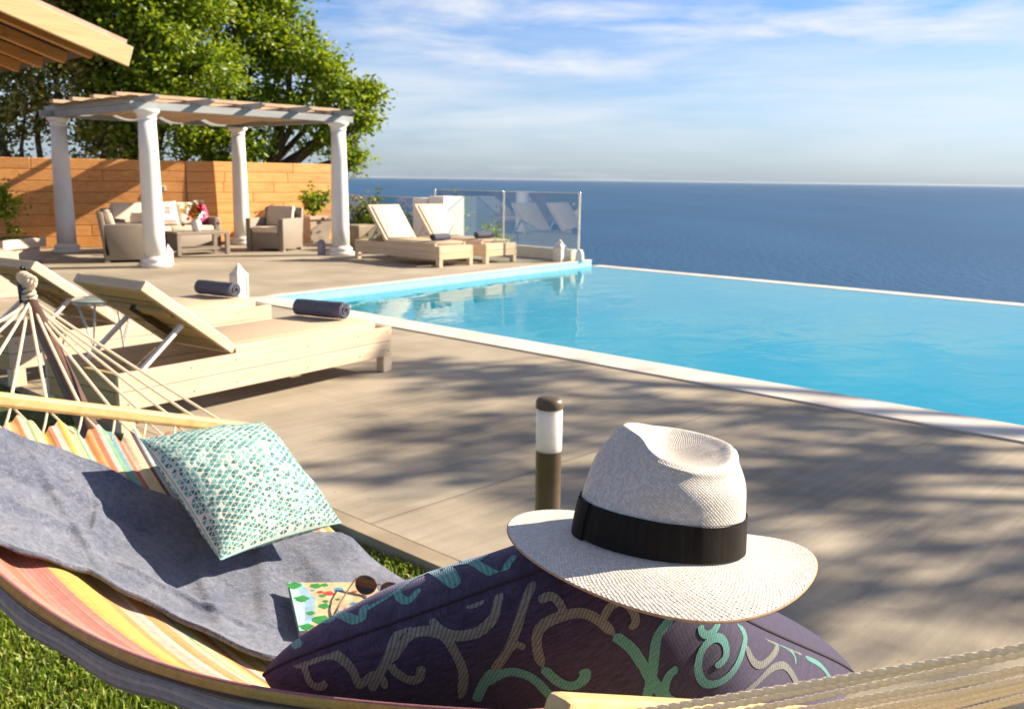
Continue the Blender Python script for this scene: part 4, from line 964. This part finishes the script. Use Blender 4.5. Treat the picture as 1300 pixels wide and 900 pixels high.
    for j in range(3):
        c = apex1 + Vector((.006 - .010 * j, .0, .052 + .006 * j)); b.tube([c + Vector((.016 * math.cos(a), .006 * math.sin(2 * a), .018 * math.sin(a))) for a in np.linspace(0, TAU, 15)], .0055, 8)
    b.build('knot', M['rope'], t_)
    # stand: two bent arms, a ground beam and two cross feet
    st = thing('hammock_stand', 'dark brown hammock stand with a leaning arm behind the ropes', 'hammock stand', (0, 0, 0))
    X1 = apex1 + Vector((-.02, .018, .02)); X2 = apex2 - dv * .05 + Vector((0, 0, .02)); L = (X2 - X1); L.z = 0; n = 30; T = L.length; Lh = L.normalized()
    def sp(k): 
        x = abs(k - T / 2) - .60; zt = X1.z if k < T / 2 else X2.z; hh = max(0, x / (T / 2 - .60)); return Vector((X1.x, X1.y, 0)) + Lh * k + Vector((0, 0, -.06 + (zt + .06) * hh ** .72))
    b = MB(); P = [sp(T / 2 - .60 - (T / 2 - .60) * (1 - i / n) ** 1.3) for i in range(n + 1)]; b.tube(P, [.017 + .017 * (i / n) ** .5 for i in range(n + 1)], 12); b.build('arm', M['stand'], st)
    b = MB(); P = [sp(T / 2 + .60 + (T / 2 - .60) * (i / n) ** 1.3) for i in range(n + 1)]; b.tube(P, [.032 - .017 * (i / n) ** .6 for i in range(n + 1)], 12); b.build('arm', M['stand'], st)
    b = MB(); b.beam(sp(T / 2 - .66), sp(T / 2 + .66), .07, .06, bev=.008); b.build('ground_beam', M['stand'], st)
    uu = Vector((UX, UY, 0))
    for k in (T / 2 - .62, T / 2 + .62):
        c = sp(k); c.z = -.12; b = MB(); b.beam(c - uu * .55, c + uu * .55, .075, .06, bev=.008); b.build('foot', M['stand'], st)
    b = MB(); b.tube([X1 + Vector((-.003, 0, .055 + .0)) + Vector((0, .016 * math.cos(a), .022 * math.sin(a))) for a in np.linspace(-2.2, 2.2, 14)], .005, 8); b.tube([X1, X1 + Vector((-.003, 0, .05))], .006, 8); b.build('hook', M['black'], st)
    b = MB(); b.tube([X1 + Vector((0, 0, -.03)), X1 + Vector((-.006, .004, .035))], .019, 12); b.build('end_cap', M['black'], st)
build_hammock()

def lerp_poly(P, k):
    n = len(P) - 1; x = max(0, min(.99999, k)) * n; i = int(x); f = x - i
    return (P[i][0] + (P[i + 1][0] - P[i][0]) * f, P[i][1] + (P[i + 1][1] - P[i][1]) * f)
def build_towel():
    E1 = [(.035, .12), (.045, .30), (.075, .46), (.13, .62), (.185, .82), (.245, 1.0)]; E2 = [(.30, -.02), (.285, .10), (.30, .235), (.355, .335), (.46, .435), (.60, .98)]
    def top(k, w):
        a = lerp_poly(E1, k); c = lerp_poly(E2, k); s = a[0] + (c[0] - a[0]) * w; t = a[1] + (c[1] - a[1]) * w
        p = bed(s, t); lift = .016 + (.016 * math.exp(-((w - 1) / .06) ** 2) + .004 * math.sin(k * 19) * math.exp(-((w - 1) / .08) ** 2))
        def ridge(c0, c1, d0, d1, amp, wd):
            dx, dy = d0 - c0, d1 - c1; L = math.hypot(dx, dy); amp *= 1.15; h = ((k - c0) * dx + (w - c1) * dy) / (L * L); g = abs((k - c0) * dy - (w - c1) * dx) / L
            return amp * math.exp(-(g / wd) ** 2) * max(0, 1 - (abs(h - .5) * 2) ** 4)
        lift += ridge(.25, .1, .45, .95, .011, .018) + ridge(.42, .2, .40, .75, .010, .012) + ridge(.1, .5, .5, .62, .006, .03) + ridge(.62, .25, .72, .9, .014, .022) + ridge(.78, .05, .80, .7, .012, .02) + ridge(.45, .72, .8, .75, .010, .02) - ridge(.0, .3, .6, .35, .006, .04) + ridge(.86, .1, .92, .9, .012, .02)
        lift += .0035 * math.sin(k * 21 + 3 * math.sin(w * 6)) * math.sin(w * 9 + 1) + .0025 * math.sin(k * 47 + w * 13)
        if k > .97: lift -= (k - .97) * .3
        p.z += lift; return p
    t = thing('beach_towel', 'blue grey terry towel spread over the striped hammock', 'towel', (0, 0, 0))
    b = MB(); ks = [i / 150 for i in range(151)]; ws = [i / 110 for i in range(111)]
    b.grid(top, ks, ws)
    eds = [(0, 0), (.004, -.003), (.004, -.010), (0, -.013)]
    for edge in (0.0, 1.0):
        sgn = -1 if edge == 0 else 1
        def rim(k, j):
            q = top(k, edge); i = top(k, .98 if edge else .02); d = (q - i); d.z = 0; d.normalize(); return q + d * eds[int(j)][0] + Vector((0, 0, eds[int(j)][1]))
        b.grid(rim, ks, [0, 1, 2, 3])
    def rim2(w, j): q = top(1.0, w); return q + Vector((.5, .5, 0)) * eds[int(j)][0] + Vector((0, 0, eds[int(j)][1]))
    b.grid(rim2, ws, [0, 1, 2, 3])
    b.build('cloth', M['towel'], t)
build_towel()

# ------------------------------------------------------------------ cushions on the hammock
class Pillow:
    """four corner points; s runs L>T (or R>B), q runs L>B"""
    def __init__(self, A, B_, C, D_, thick, pull=.07, exp=.5, wr=.004, seed=0.0, asym=1.0, corner=0.0):
        self.c = [Vector(x) for x in (A, B_, C, D_)]; self.th = thick; self.pull = pull; self.exp = exp; self.wr = wr; self.seed = seed; self.asym = asym; self.bend = None; self.corner = corner
        self.n = (self.c[1] - self.c[0]).cross(self.c[3] - self.c[0]).normalized()
    def at(self, s, q, side=1, lift=0.0):
        cr = 1 - self.corner * (s * s * q * q) ** 2; s2 = s * (1 - self.pull * (1 - q * q)) * cr; q2 = q * (1 - self.pull * (1 - s * s)) * cr
        A, B_, C, D_ = self.c; u = (s2 + 1) / 2; w = (q2 + 1) / 2
        p = A.lerp(B_, u).lerp(D_.lerp(C, u), w)
        g = max(0.0, (1 - s ** 2) * (1 - q ** 2)); h = self.th * (g ** self.exp) * (self.asym if side < 0 else 1)
        ed = (1 - g) * (g ** .5)
        z = self.seed; w_ = self.wr * ed * (math.sin(6 * s + 4 * q + z) + .6 * math.sin(10 * q - 5 * s + 2 * z) + .3 * math.sin(15 * s + 8 * q + z)) + self.wr * .6 * g * math.sin(4 * s - 5 * q + z)
        p = p + self.n * (side * (h + w_) + side * lift)
        if self.bend:
            x0, k, d = self.bend; e = p.x - x0; p = p + d * (k * (e + math.sqrt(e * e + .0016)) / 2)
        return p
    def shell(self, b, n=70, mi=0, uvs=1.0):
        g = [-math.cos(PI * i / n) for i in range(n + 1)]; g[0], g[-1] = -1.0, 1.0
        b.grid(lambda s, q: self.at(s, q, 1), g, g, mi, True, lambda s, q: ((s + 1) / 2 * uvs, (q + 1) / 2 * uvs))
        b.grid(lambda s, q: self.at(s, q, -1), g, g, mi, True, lambda s, q: ((s + 1) / 2 * uvs, (q + 1) / 2 * uvs), True)
    def rim(self, n=60):
        g = [-1 + 2 * i / n for i in range(n + 1)]
        return [self.at(s, -1) for s in g] + [self.at(1, q) for q in g[1:]] + [self.at(s, 1) for s in g[::-1][1:]] + [self.at(-1, q) for q in g[::-1][1:]]
    def ribbon(self, b, pts, wd, side, mi, lift=.0007):
        an = lambda x: math.asin(max(-1, min(1, x))) / (PI / 2); sn = lambda x: math.sin(x * PI / 2); pts = [Vector((an(p[0]), an(p[1]))) for p in pts]; at = lambda x, y, sd, lf=0.0: self.at(sn(x), sn(y), sd, lf)
        # resample
        fine = []
        for i in range(len(pts) - 1):
            p0, p1, p2, p3 = pts[max(i - 1, 0)], pts[i], pts[i + 1], pts[min(i + 2, len(pts) - 1)]
            for k in range(10):
                t = k / 10; fine.append(.5 * ((2 * p1) + (p2 - p0) * t + (2 * p0 - 5 * p1 + 4 * p2 - p3) * t * t + (3 * p1 - p0 - 3 * p2 + p3) * t ** 3))
        fine.append(pts[-1])
        for _ in range(14): fine = [fine[0]] + [(fine[i - 1] + 2 * fine[i] + fine[i + 1]) / 4 for i in range(1, len(fine) - 1)] + [fine[-1]]
        n = len(fine); V = []; U = []
        W = [wd(i / (n - 1)) if callable(wd) else wd for i in range(n)]
        for i, p in enumerate(fine):
            cl = lambda x: max(-.955, min(.955, x)); a0, c0 = cl(p.x), cl(p.y); e = .01
            d = (fine[min(i + 1, n - 1)] - fine[max(i - 1, 0)])
            sa = -1 if a0 > .9 else 1; sc = -1 if c0 > .9 else 1
            o0 = at(a0, c0, side); Ts = (at(a0 + sa * e, c0, side) - o0) * (sa / e); Tq = (at(a0, c0 + sc * e, side) - o0) * (sc / e)
            d3 = Ts * d.x + Tq * d.y; E_, F_, G_ = Ts.dot(Ts), Ts.dot(Tq), Tq.dot(Tq)
            # in-surface direction at right angles to the curve
            nn3 = Ts.cross(Tq).normalized().cross(d3); det = max(1e-12, E_ * G_ - F_ * F_); r1, r2 = nn3.dot(Ts), nn3.dot(Tq)
            nn = Vector(((G_ * r1 - F_ * r2) / det, (E_ * r2 - F_ * r1) / det)); L3 = (Ts * nn.x + Tq * nn.y).length
            nn = nn / L3 if L3 > 1e-9 else Vector((0, 0)); w = W[i]
            for j in (-1, -.33, .33, 1):
                q = p + nn * (w * j); a, c = cl(q.x), cl(q.y); V.append(at(a, c, side, lift)); U.append(((sn(a) + 1) / 2, (sn(c) + 1) / 2))
        F = []
        for i in range(n - 1):
            for j in range(3): 
                f = [i * 4 + j, i * 4 + j + 1, i * 4 + 5 + j, i * 4 + 4 + j]; F.append(f)
        b.add(V, F, mi, True, U)
def build_teal_pillow():
    t = thing('throw_pillow', 'small square pillow with teal and white triangle print lying on the towel', 'pillow', (0, 0, 0), 0)
    pl = Pillow((-.905, 2.19, .765), (-.637, 1.93, .566), (-.428, 2.24, .537), (-.704, 2.55, .715), .082, .055, .5, .0055, 1.3)
    b = MB(); pl.shell(b, 64, 0)
    e = .076; hh = e * math.sqrt(3) / 2; rows = int(2 / hh) + 1; colsn = int(2 / e) + 2
    for r in range(rows):
        for c in range(-1, colsn * 2):
            up = (c % 2 == 0); x0 = -1 + (c // 2) * e + (r % 2) * e / 2; y0 = -1 + r * hh
            tri = [(x0, y0), (x0 + e, y0), (x0 + e / 2, y0 + hh)] if up else [(x0 + e / 2, y0 + hh), (x0 + e, y0), (x0 + 1.5 * e, y0 + hh)]
            cx = sum(p[0] for p in tri) / 3; cy = sum(p[1] for p in tri) / 3
            if abs(cx) > .985 or abs(cy) > .985 or random.random() < .05: continue
            fade = .5 + .5 * math.sin(cx * 2.2 - cy * 1.1 + 2.6); w = [max(.12, .50 * (1 - fade)), .36, .22 + .20 * fade, .08 + .26 * fade]
            mi = 1 + random.choices(range(4), w)[0]; k = .72
            tri = [(cx + (p[0] - cx) * k, cy + (p[1] - cy) * k) for p in tri]
            a, bb, cc = tri; mid = lambda p, q: ((p[0] + q[0]) / 2, (p[1] + q[1]) / 2); P = [a, bb, cc, mid(a, bb), mid(bb, cc), mid(cc, a)]
            cl = lambda x: max(-.996, min(.996, .5 * x + .5 * math.sin(x * PI / 2)))
            if max(abs(cx), abs(cy)) > .72:
                V = [pl.at(cl(p[0]), cl(p[1]), -1, .0009) for p in P]; b.add(V, [[0, 5, 3], [3, 4, 1], [5, 2, 4], [3, 5, 4]], mi, True, [((p[0] + 1) / 2, (p[1] + 1) / 2) for p in P])
            V = [pl.at(cl(p[0]), cl(p[1]), 1, .0009) for p in P]; b.add(V, [[0, 3, 5], [3, 1, 4], [5, 4, 2], [3, 4, 5]], mi, True, [((p[0] + 1) / 2, (p[1] + 1) / 2) for p in P])
    b.build('cover', [M['tp_white'], M['tp0'], M['tp1'], M['tp2'], M['tp3']], t)
    b = MB(); P = pl.rim(); P.append(P[0]); b.tube(P, .0016, 6); b.build('piping', M['tp2'], t)
build_teal_pillow()

DARK = Pillow((-.380, 1.2, .712), (.143, 1.065, .980), (.575, 1.31, .595), (.047, 1.45, .350), .165, .03, .42, .007, .4, .74, .075)
DARK.bend = (.30, .85, Vector((.34, .90, -.22)))
def build_dark_cushion():
    t = thing('scroll_cushion', 'big navy cushion with teal and grey scrolls under the straw hat', 'cushion', (0, 0, 0), 0)
    b = MB(); DARK.shell(b, 90, 0)
    for i, (pts, w, side, mi) in enumerate(SCROLLS): DARK.ribbon(b, pts, (lambda x, w=w: w * .33 * math.sqrt(max(.02, min(1, 14 * x, 14 * (1 - x))))), side, mi, .0006 + .00005 * i)
    b.build('cover', [M['navy'], M['scroll_teal'], M['scroll_grey']], t)
    b = MB(); P = DARK.rim(); P.append(P[0]); b.tube(P, .0028, 8); b.build('seam', M['piping'], t)
SCROLLS = [
    ([(-0.72, -0.998), (-0.647, -0.997), (-0.567, -0.997), (-0.482, -0.996), (-0.419, -0.977), (-0.401, -0.941), (-0.419, -0.894)], 0.0202, -1, 2),
    ([(-0.08, -0.998), (-0.14, -0.995), (-0.219, -0.957), (-0.307, -0.915), (-0.373, -0.88)], 0.0202, -1, 2),
    ([(-0.219, -0.948), (-0.13, -0.977), (-0.07, -0.99), (0.01, -0.987), (0.08, -0.968), (0.09, -0.911), (0.06, -0.822), (-0.04, -0.727)], 0.0202, -1, 2),
    ([(-0.21, -0.945), (-0.21, -0.923), (-0.18, -0.88), (-0.14, -0.865), (-0.1, -0.889), (-0.09, -0.907)], 0.0184, -1, 2),
    ([(0.04, -0.998), (0.06, -0.985), (0.12, -0.96), (0.2, -0.948), (0.239, -0.948), (0.326, -0.965), (0.363, -0.99), (0.391, -0.998)], 0.0202, -1, 2),
    ([(0.239, -0.998), (0.229, -0.998), (0.258, -0.997), (0.307, -0.998)], 0.0165, -1, 2),
    ([(0.551, -0.998), (0.464, -0.963), (0.373, -0.898), (0.268, -0.833), (0.17, -0.786)], 0.0184, -1, 2),
    ([(0.18, -0.792), (0.09, -0.748), (0.01, -0.692)], 0.0202, -1, 1),
    ([(0.1, -0.748), (0.19, -0.767), (0.258, -0.748), (0.297, -0.692), (0.297, -0.632), (0.297, -0.559)], 0.0202, -1, 1),
    ([(0.508, -0.655), (0.491, -0.616), (0.437, -0.592), (0.391, -0.608), (0.373, -0.662), (0.373, -0.734)], 0.0221, -1, 1),
    ([(0.373, -0.734), (0.41, -0.81), (0.464, -0.88), (0.525, -0.903), (0.608, -0.903), (0.685, -0.88), (0.72, -0.816), (0.72, -0.734)], 0.0202, -1, 2),
    ([(0.72, -0.734), (0.727, -0.662), (0.72, -0.6), (0.692, -0.499)], 0.0221, -1, 1),
    ([(0.923, -0.608), (0.844, -0.608), (0.774, -0.542), (0.706, -0.464), (0.576, -0.335)], 0.0221, -1, 1),
    ([(0.706, -0.525), (0.677, -0.446), (0.655, -0.345), (0.632, -0.249)], 0.0239, -1, 1),
    ([(0.774, -0.382), (0.741, -0.391), (0.685, -0.354), (0.647, -0.297), (0.655, -0.229)], 0.0202, -1, 1),
    ([(0.875, -0.249), (0.88, -0.229), (0.919, -0.229), (0.951, -0.278), (0.948, -0.335), (0.894, -0.363), (0.822, -0.307), (0.786, -0.21), (0.822, -0.15), (0.889, -0.14), (0.96, -0.16), (0.992, -0.17), (0.998, -0.229)], 0.0184, -1, 1),
    ([(0.99, -0.354), (0.96, -0.363), (0.934, -0.391), (0.938, -0.428), (0.951, -0.446)], 0.0165, -1, 1),
    ([(0.973, -0.15), (0.948, -0.08), (0.945, -0.01), (0.977, 0.04), (0.998, 0.08), (0.998, -0.03)], 0.0165, -1, 2),
    ([(0.81, 0.01), (0.885, 0.03), (0.945, 0.06), (0.968, 0.14), (0.951, 0.229), (0.915, 0.326)], 0.0165, -1, 2),
    ([(0.998, 0.05), (0.997, 0.19), (0.979, 0.229)], 0.0092, -1, 1),
    ([(0.998, 0.13), (0.997, 0.278)], 0.0081, -1, 2),
    ([(0.996, 0.307), (0.994, 0.437), (0.981, 0.525), (0.96, 0.592)], 0.0129, -1, 1),
    ([(-0.655, -0.997), (-0.647, -0.983), (-0.647, -0.957), (-0.632, -0.938), (-0.592, -0.931), (-0.559, -0.945)], 0.0165, -1, 2),
    ([(-0.419, -0.903), (-0.363, -0.919), (-0.307, -0.931), (-0.278, -0.911), (-0.297, -0.875)], 0.0165, -1, 2),
    ([(-0.08, -0.998), (-0.06, -0.998)], 0.0147, -1, 2),
    ([(0.268, -0.833), (0.307, -0.855), (0.354, -0.865), (0.373, -0.839)], 0.0147, -1, 2),
    ([(0.608, -0.903), (0.624, -0.941), (0.6, -0.97), (0.542, -0.968)], 0.0165, -1, 2),
    ([(0.72, -0.816), (0.786, -0.85), (0.844, -0.839), (0.85, -0.78), (0.822, -0.727), (0.786, -0.727)], 0.0165, -1, 2),
    ([(-0.767, -0.975), (-0.741, -0.987), (-0.692, -0.998)], 0.0221, 1, 1),
    ([(-0.632, -0.938), (-0.542, -0.97), (-0.525, -0.954)], 0.0165, 1, 1),
    ([(-0.799, -0.639), (-0.373, -0.996), (-0.345, -0.985), (-0.354, -0.968)], 0.0221, 1, 1),
    ([(-0.345, -0.985), (-0.258, -0.977), (-0.18, -0.963), (-0.13, -0.907), (-0.06, -0.87), (0.07, -0.907), (0.229, -0.954), (0.278, -0.931)], 0.0147, 1, 1),
    ([(-0.18, -0.963), (-0.14, -0.987), (-0.08, -0.995), (-0.04, -0.981)], 0.0184, 1, 1),
    ([(-0.41, -0.382), (0.15, -0.996), (0.12, -0.97), (0.04, -0.919)], 0.0202, 1, 1),
    ([(-0.258, -0.363), (0.345, -0.998), (0.419, -0.992), (0.455, -0.981)], 0.0184, 1, 1)]
build_dark_cushion()

# ------------------------------------------------------------------ hat
def build_hat():
    t = thing('straw_hat', 'white woven straw fedora with a wide brim and black ribbon, resting on the navy cushion', 'hat', (.184, 1.09, .962))
    t.rotation_euler = (R(-6), R(3.2), R(-14))
    A0, B0 = .104, .092; OA, OB = .188, .172
    sm = lambda x: x * x * (3 - 2 * x) if 0 < x < 1 else (0 if x <= 0 else 1)
    def brim_z(th, r):
        c, s = math.cos(th), math.sin(th)
        return -.012 * r ** 1.5 + .026 * r * r * (c * c - .45) * .55 + .010 * r * r * math.sin(th * 2 + .6) * .6 - .010 * r * r * max(0, -s) ** 2 + .004 * r * r * math.sin(3 * th + 1)
    def brim(th, r, off=0.0):
        w = 1 + .006 * math.sin(5 * th + .7) * r; a = A0 + (OA - A0) * r * w; c = B0 + (OB - B0) * r * w
        return Vector((a * math.cos(th), c * math.sin(th), brim_z(th, r) + off))
    ths = [TAU * i / 144 for i in range(145)]; rs = [i / 20 for i in range(21)]
    NU = 172
    b = MB()
    b.grid(lambda th, r: brim(th, r, .0016), ths, rs, 0, True, lambda th, r: (th / TAU * NU, (.10 + .084 * r) / .0050))
    b.grid(lambda th, r: brim(th, r, -.0012), ths, rs, 1, True, lambda th, r: (th / TAU * NU, r * 24), True)
    eg = [0, .33, .66, 1.0]
    b.grid(lambda th, k: brim(th, 1.0 + .018 * math.sin(PI * k), .0016 - .0028 * k), ths, eg, 1, True, lambda th, k: (th / TAU * NU, k), True)
    b.build('brim', [M['straw'], M['brim_edge']], t)
    # crown: front is local -x
    def rim_h(th):
        c, s = math.cos(th), math.sin(th)
        return .133 - .006 * (c * .5 + .5) + .002 * max(0, s) - .030 * max(0, -s * .8 + .25 * c) * (.60 + .40 * c) + .006 * max(0, -c) ** 2
    def crown(th, k):
        c, s = math.cos(th), math.sin(th); H = rim_h(th)
        pin = math.exp(-((abs(math.atan2(math.sin(th - PI), math.cos(th - PI))) - R(50)) / R(30)) ** 2)     # two finger pinches beside the front
        if k <= 1:
            sc = 1 - (.085 - .03 * max(0, c)) * k - .10 * sm((k - .55) / .45) ** 1.5; z = H * (k - .05 * sm((k - .7) / .3)); pf = .30 * pin * sm((k - .15) / .75)
        else:
            m = k - 1; sc = (.815 + .03 * max(0, c)) * (1 - m) ** .85; pf = .30 * pin * (1 - .8 * sm(m / .8))
            z = H * (.95 + .05 * sm(m / .12) - .02 * sm((m - .12) / .2)); zc = .101; z = z + (zc - z) * sm((m - .10) / .90) ** .85
        x = A0 * sc * c * (1 - pf * .75); y = B0 * sc * s * (1 - pf)
        x += .020 * (z / .13) ** 2 * max(0, -c) - .003 * z / .12
        return Vector((x, y, z + .001))
    ks = [i / 34 for i in range(35)] + [1 + (i / 34) for i in range(1, 35)]
    b = MB(); b.grid(crown, ths, ks, 0, True, lambda th, k: (th / TAU * 128, (k * .125 if k <= 1 else .125 + (k - 1) * .085) / .0050))
    b.build('crown', M['straw'], t)
    def bandp(th, z, off):
        k = z / rim_h(th); p = crown(th, max(0, k)); r = math.hypot(p.x, p.y); p.z = z + .002
        return Vector((p.x * (1 + off / r), p.y * (1 + off / r), p.z))
    zs = [.0015 + .043 * i / 8 for i in range(9)]
    b = MB(); b.grid(lambda th, z: bandp(th, z + .0012 * math.sin(3 * th + .5) * (z > .02), .0026 + .0006 * math.sin(th * 11) * math.sin(z * 60)), ths, zs, 0, True, lambda th, z: (th * .1, z))
    for z0, o in ((zs[0], -1), (zs[-1], 1)): b.grid(lambda th, j: bandp(th, z0 + o * .0004 * j, .0026 - .0016 * j), ths, [0, 1], 0, True, lambda th, j: (th * .1, z0))
    o = b.build('ribbon_band', M['band'], t)
    b = MB(); tb = R(205)
    b.grid(lambda th, z: bandp(th, z, .0048 + .0012 * math.cos((th - tb) * 9)), [tb - R(11) + R(22) * i / 10 for i in range(11)], [.0 + .0455 * i / 8 for i in range(9)], 0, True, lambda th, z: (z, th * .1))
    for e_ in (tb - R(11), tb + R(11)): b.grid(lambda j, z: bandp(e_, z, .0048 - .0026 * j), [0, 1], [.0 + .0455 * i / 8 for i in range(9)], 0, True, lambda j, z: (z, j))
    b.build('bow', M['band'], o)
build_hat()

# ------------------------------------------------------------------ book and sunglasses
def build_book():
    o = Vector((-.515, 2.03, .462)); x = Vector((.198, .075, -.030)); y = Vector((.030, -.195, -.018)); xn, yn = x.normalized(), y.normalized(); n = xn.cross(yn).normalized(); n = n if n.z > 0 else -n
    yn = (n.cross(xn)).normalized() * (1 if (n.cross(xn)).dot(y) > 0 else -1)
    W, H, T = .205, .20, .018
    t = thing('picture_book', 'paperback with a colourful beach map cover lying on the towel', 'book', o)
    P = lambda a, c, h: xn * (a * W) + yn * (c * H) + n * h
    def slab(h0, h1, m, e, name):
        b = MB(); V = [P(-e, -e, h0), P(1 + e, -e, h0), P(1 + e, 1 + e, h0), P(-e, 1 + e, h0), P(-e, -e, h1), P(1 + e, -e, h1), P(1 + e, 1 + e, h1), P(-e, 1 + e, h1)]
        b.add(V, [[3, 2, 1, 0], [4, 5, 6, 7], [0, 1, 5, 4], [1, 2, 6, 5], [2, 3, 7, 6], [3, 0, 4, 7]]); return b
    slab(-.004, .006, 'paper', -.012, 'pages').build('pages', M['paper'], t)
    slab(-.0065, -.0045, 'bk_sky', 0, 'x').build('back_cover', M['bk_sky'], t)
    b = slab(.0062, .0078, 'bk_sand', 0, 'x')
    h = .0080
    b.add([P(0, 0, h), P(.14, 0, h), P(.26, .35, h), P(.20, .7, h), P(.08, 1, h), P(0, 1, h)], [list(range(6))], 1)
    b.add([P(.0, .0, h + .0001), P(.07, 0, h + .0001), P(.12, .45, h + .0001), P(.06, 1, h + .0001), P(0, 1, h + .0001)], [list(range(5))], 6)
    rnd = random.Random(4)
    def blob(a, c, r, mi, k=11, lay=.0003, asp=1.0):
        b.add([P(a + r * asp * math.cos(TAU * j / k) * (1 + .22 * math.sin(3.3 * j + a * 9)), c + r * math.sin(TAU * j / k) * (1 + .22 * math.cos(2.1 * j)), h + lay) for j in range(k)], [list(range(k))], mi)
    for a, c, r in ((.05, .07, .07), (.10, .36, .065), (.30, .08, .055), (.40, .06, .04), (.34, .30, .035), (.33, .52, .055), (.26, .80, .085), (.40, .9, .05), (.08, .93, .06), (.36, .42, .03), (.62, .86, .05), (.47, .72, .035), (.50, .38, .025), (.16, .66, .04)): blob(a, c, r, 2, 11, .0003 + rnd.random() * .0002, 1.25)
    for a, c, r in ((.42, .25, .05), (.33, .22, .03), (.72, .22, .025), (.55, .60, .02)): blob(a, c, r, 3, 7, .0006, 1.4)
    for a, c, r in ((.55, .17, .045), (.66, .48, .03), (.25, .18, .02)): blob(a, c, r, 4, 8, .0006, 1.4)
    b.add([P(.42, .55, h + .0002), P(.92, .34, h + .0002), P(.96, .52, h + .0002), P(.5, .74, h + .0002)], [[0, 1, 2, 3]], 5)
    for i in range(12):
        a = .46 + i * .04; c = .56 - i * .017 + .02 * (i % 3); b.add([P(a, c, h + .0004), P(a + .012, c, h + .0004), P(a + .016, c + .14, h + .0004), P(a + .004, c + .14, h + .0004)], [[0, 1, 2, 3]], 0 if i % 2 else 4)
    b.build('front_cover', [M['bk_sand'], M['bk_sky'], M['bk_green'], M['bk_red'], M['bk_blue'], M['bk_grey'], M['tp3']], t)
    # sunglasses, folded open on the cover
    g = thing('sunglasses', 'dark aviator sunglasses lying on the book cover', 'sunglasses', o + P(.86, .32, .009))
    X = (xn * .62 - yn * .78).normalized(); Yv = n.cross(X).normalized(); 
    if Yv.dot(xn) < 0: Yv = -Yv
    # Yv: across the two lenses; front plane stands tilted on the cover
    Z = (n * .86 - X * .0 + Yv * .0).normalized(); 
    ax = (xn * .86 + yn * .50).normalized()         # across the lenses
    back = n.cross(ax).normalized(); back = back if back.dot(xn) < 0 else -back   # temples run this way
    up = (n * .92 - back * .38).normalized()
    for k, s in enumerate((0, 1)):
        c = ax * (s * .062 - .012) + up * .024
        ring = [c + ax * (.025 * math.cos(a) * (1 - .08 * math.sin(a))) + up * (.021 * math.sin(a) + .002 * math.cos(2 * a)) for a in np.linspace(0, TAU, 25)]
        b = MB(); mid = [c + back * -.004]; b.add(mid + ring[:-1], [[0, 1 + i, 1 + (i + 1) % 24] for i in range(24)], 0, True); b.build('lens', M['lens'], g)
        b = MB(); b.tube(ring, .0016, 8); b.build('rim', M['stand'], g)
        e = c + ax * (-.027 if s == 0 else .027) + up * .008
        b = MB(); b.tube([e, e + back * .05 - n * .004, e + back * .10 - n * .014, e + back * .135 - n * .026], [.0019, .0016, .0022, .0028], 8); b.build('temple', M['stand'], g)
    b = MB(); b.tube([ax * .012 + up * .028, ax * .019 + up * .033, ax * .026 + up * .028], .0014, 8); b.build('bridge', M['stand'], g)
build_book()

def build_haze():
    m = bpy.data.materials.new('sea_haze'); m.use_nodes = True; nt = NT(m); nt.n.remove(m.node_tree.nodes['Principled BSDF'])
    v = nt.node('ShaderNodeVolumePrincipled'); v.inputs['Color'].default_value = (.80, .87, .95, 1); v.inputs['Density'].default_value = 0.3e-5; v.inputs['Anisotropy'].default_value = .2
    nt.link(v.outputs[0], nt.n['Material Output'].inputs['Volume'])
    b = MB(); b.box((0, 0, -35), (304000, 304000, 98)); o = b.build('haze', m); struct(o, 'stuff'); tag(o, 'pale sea haze lying over the far horizon', 'haze')
build_haze()
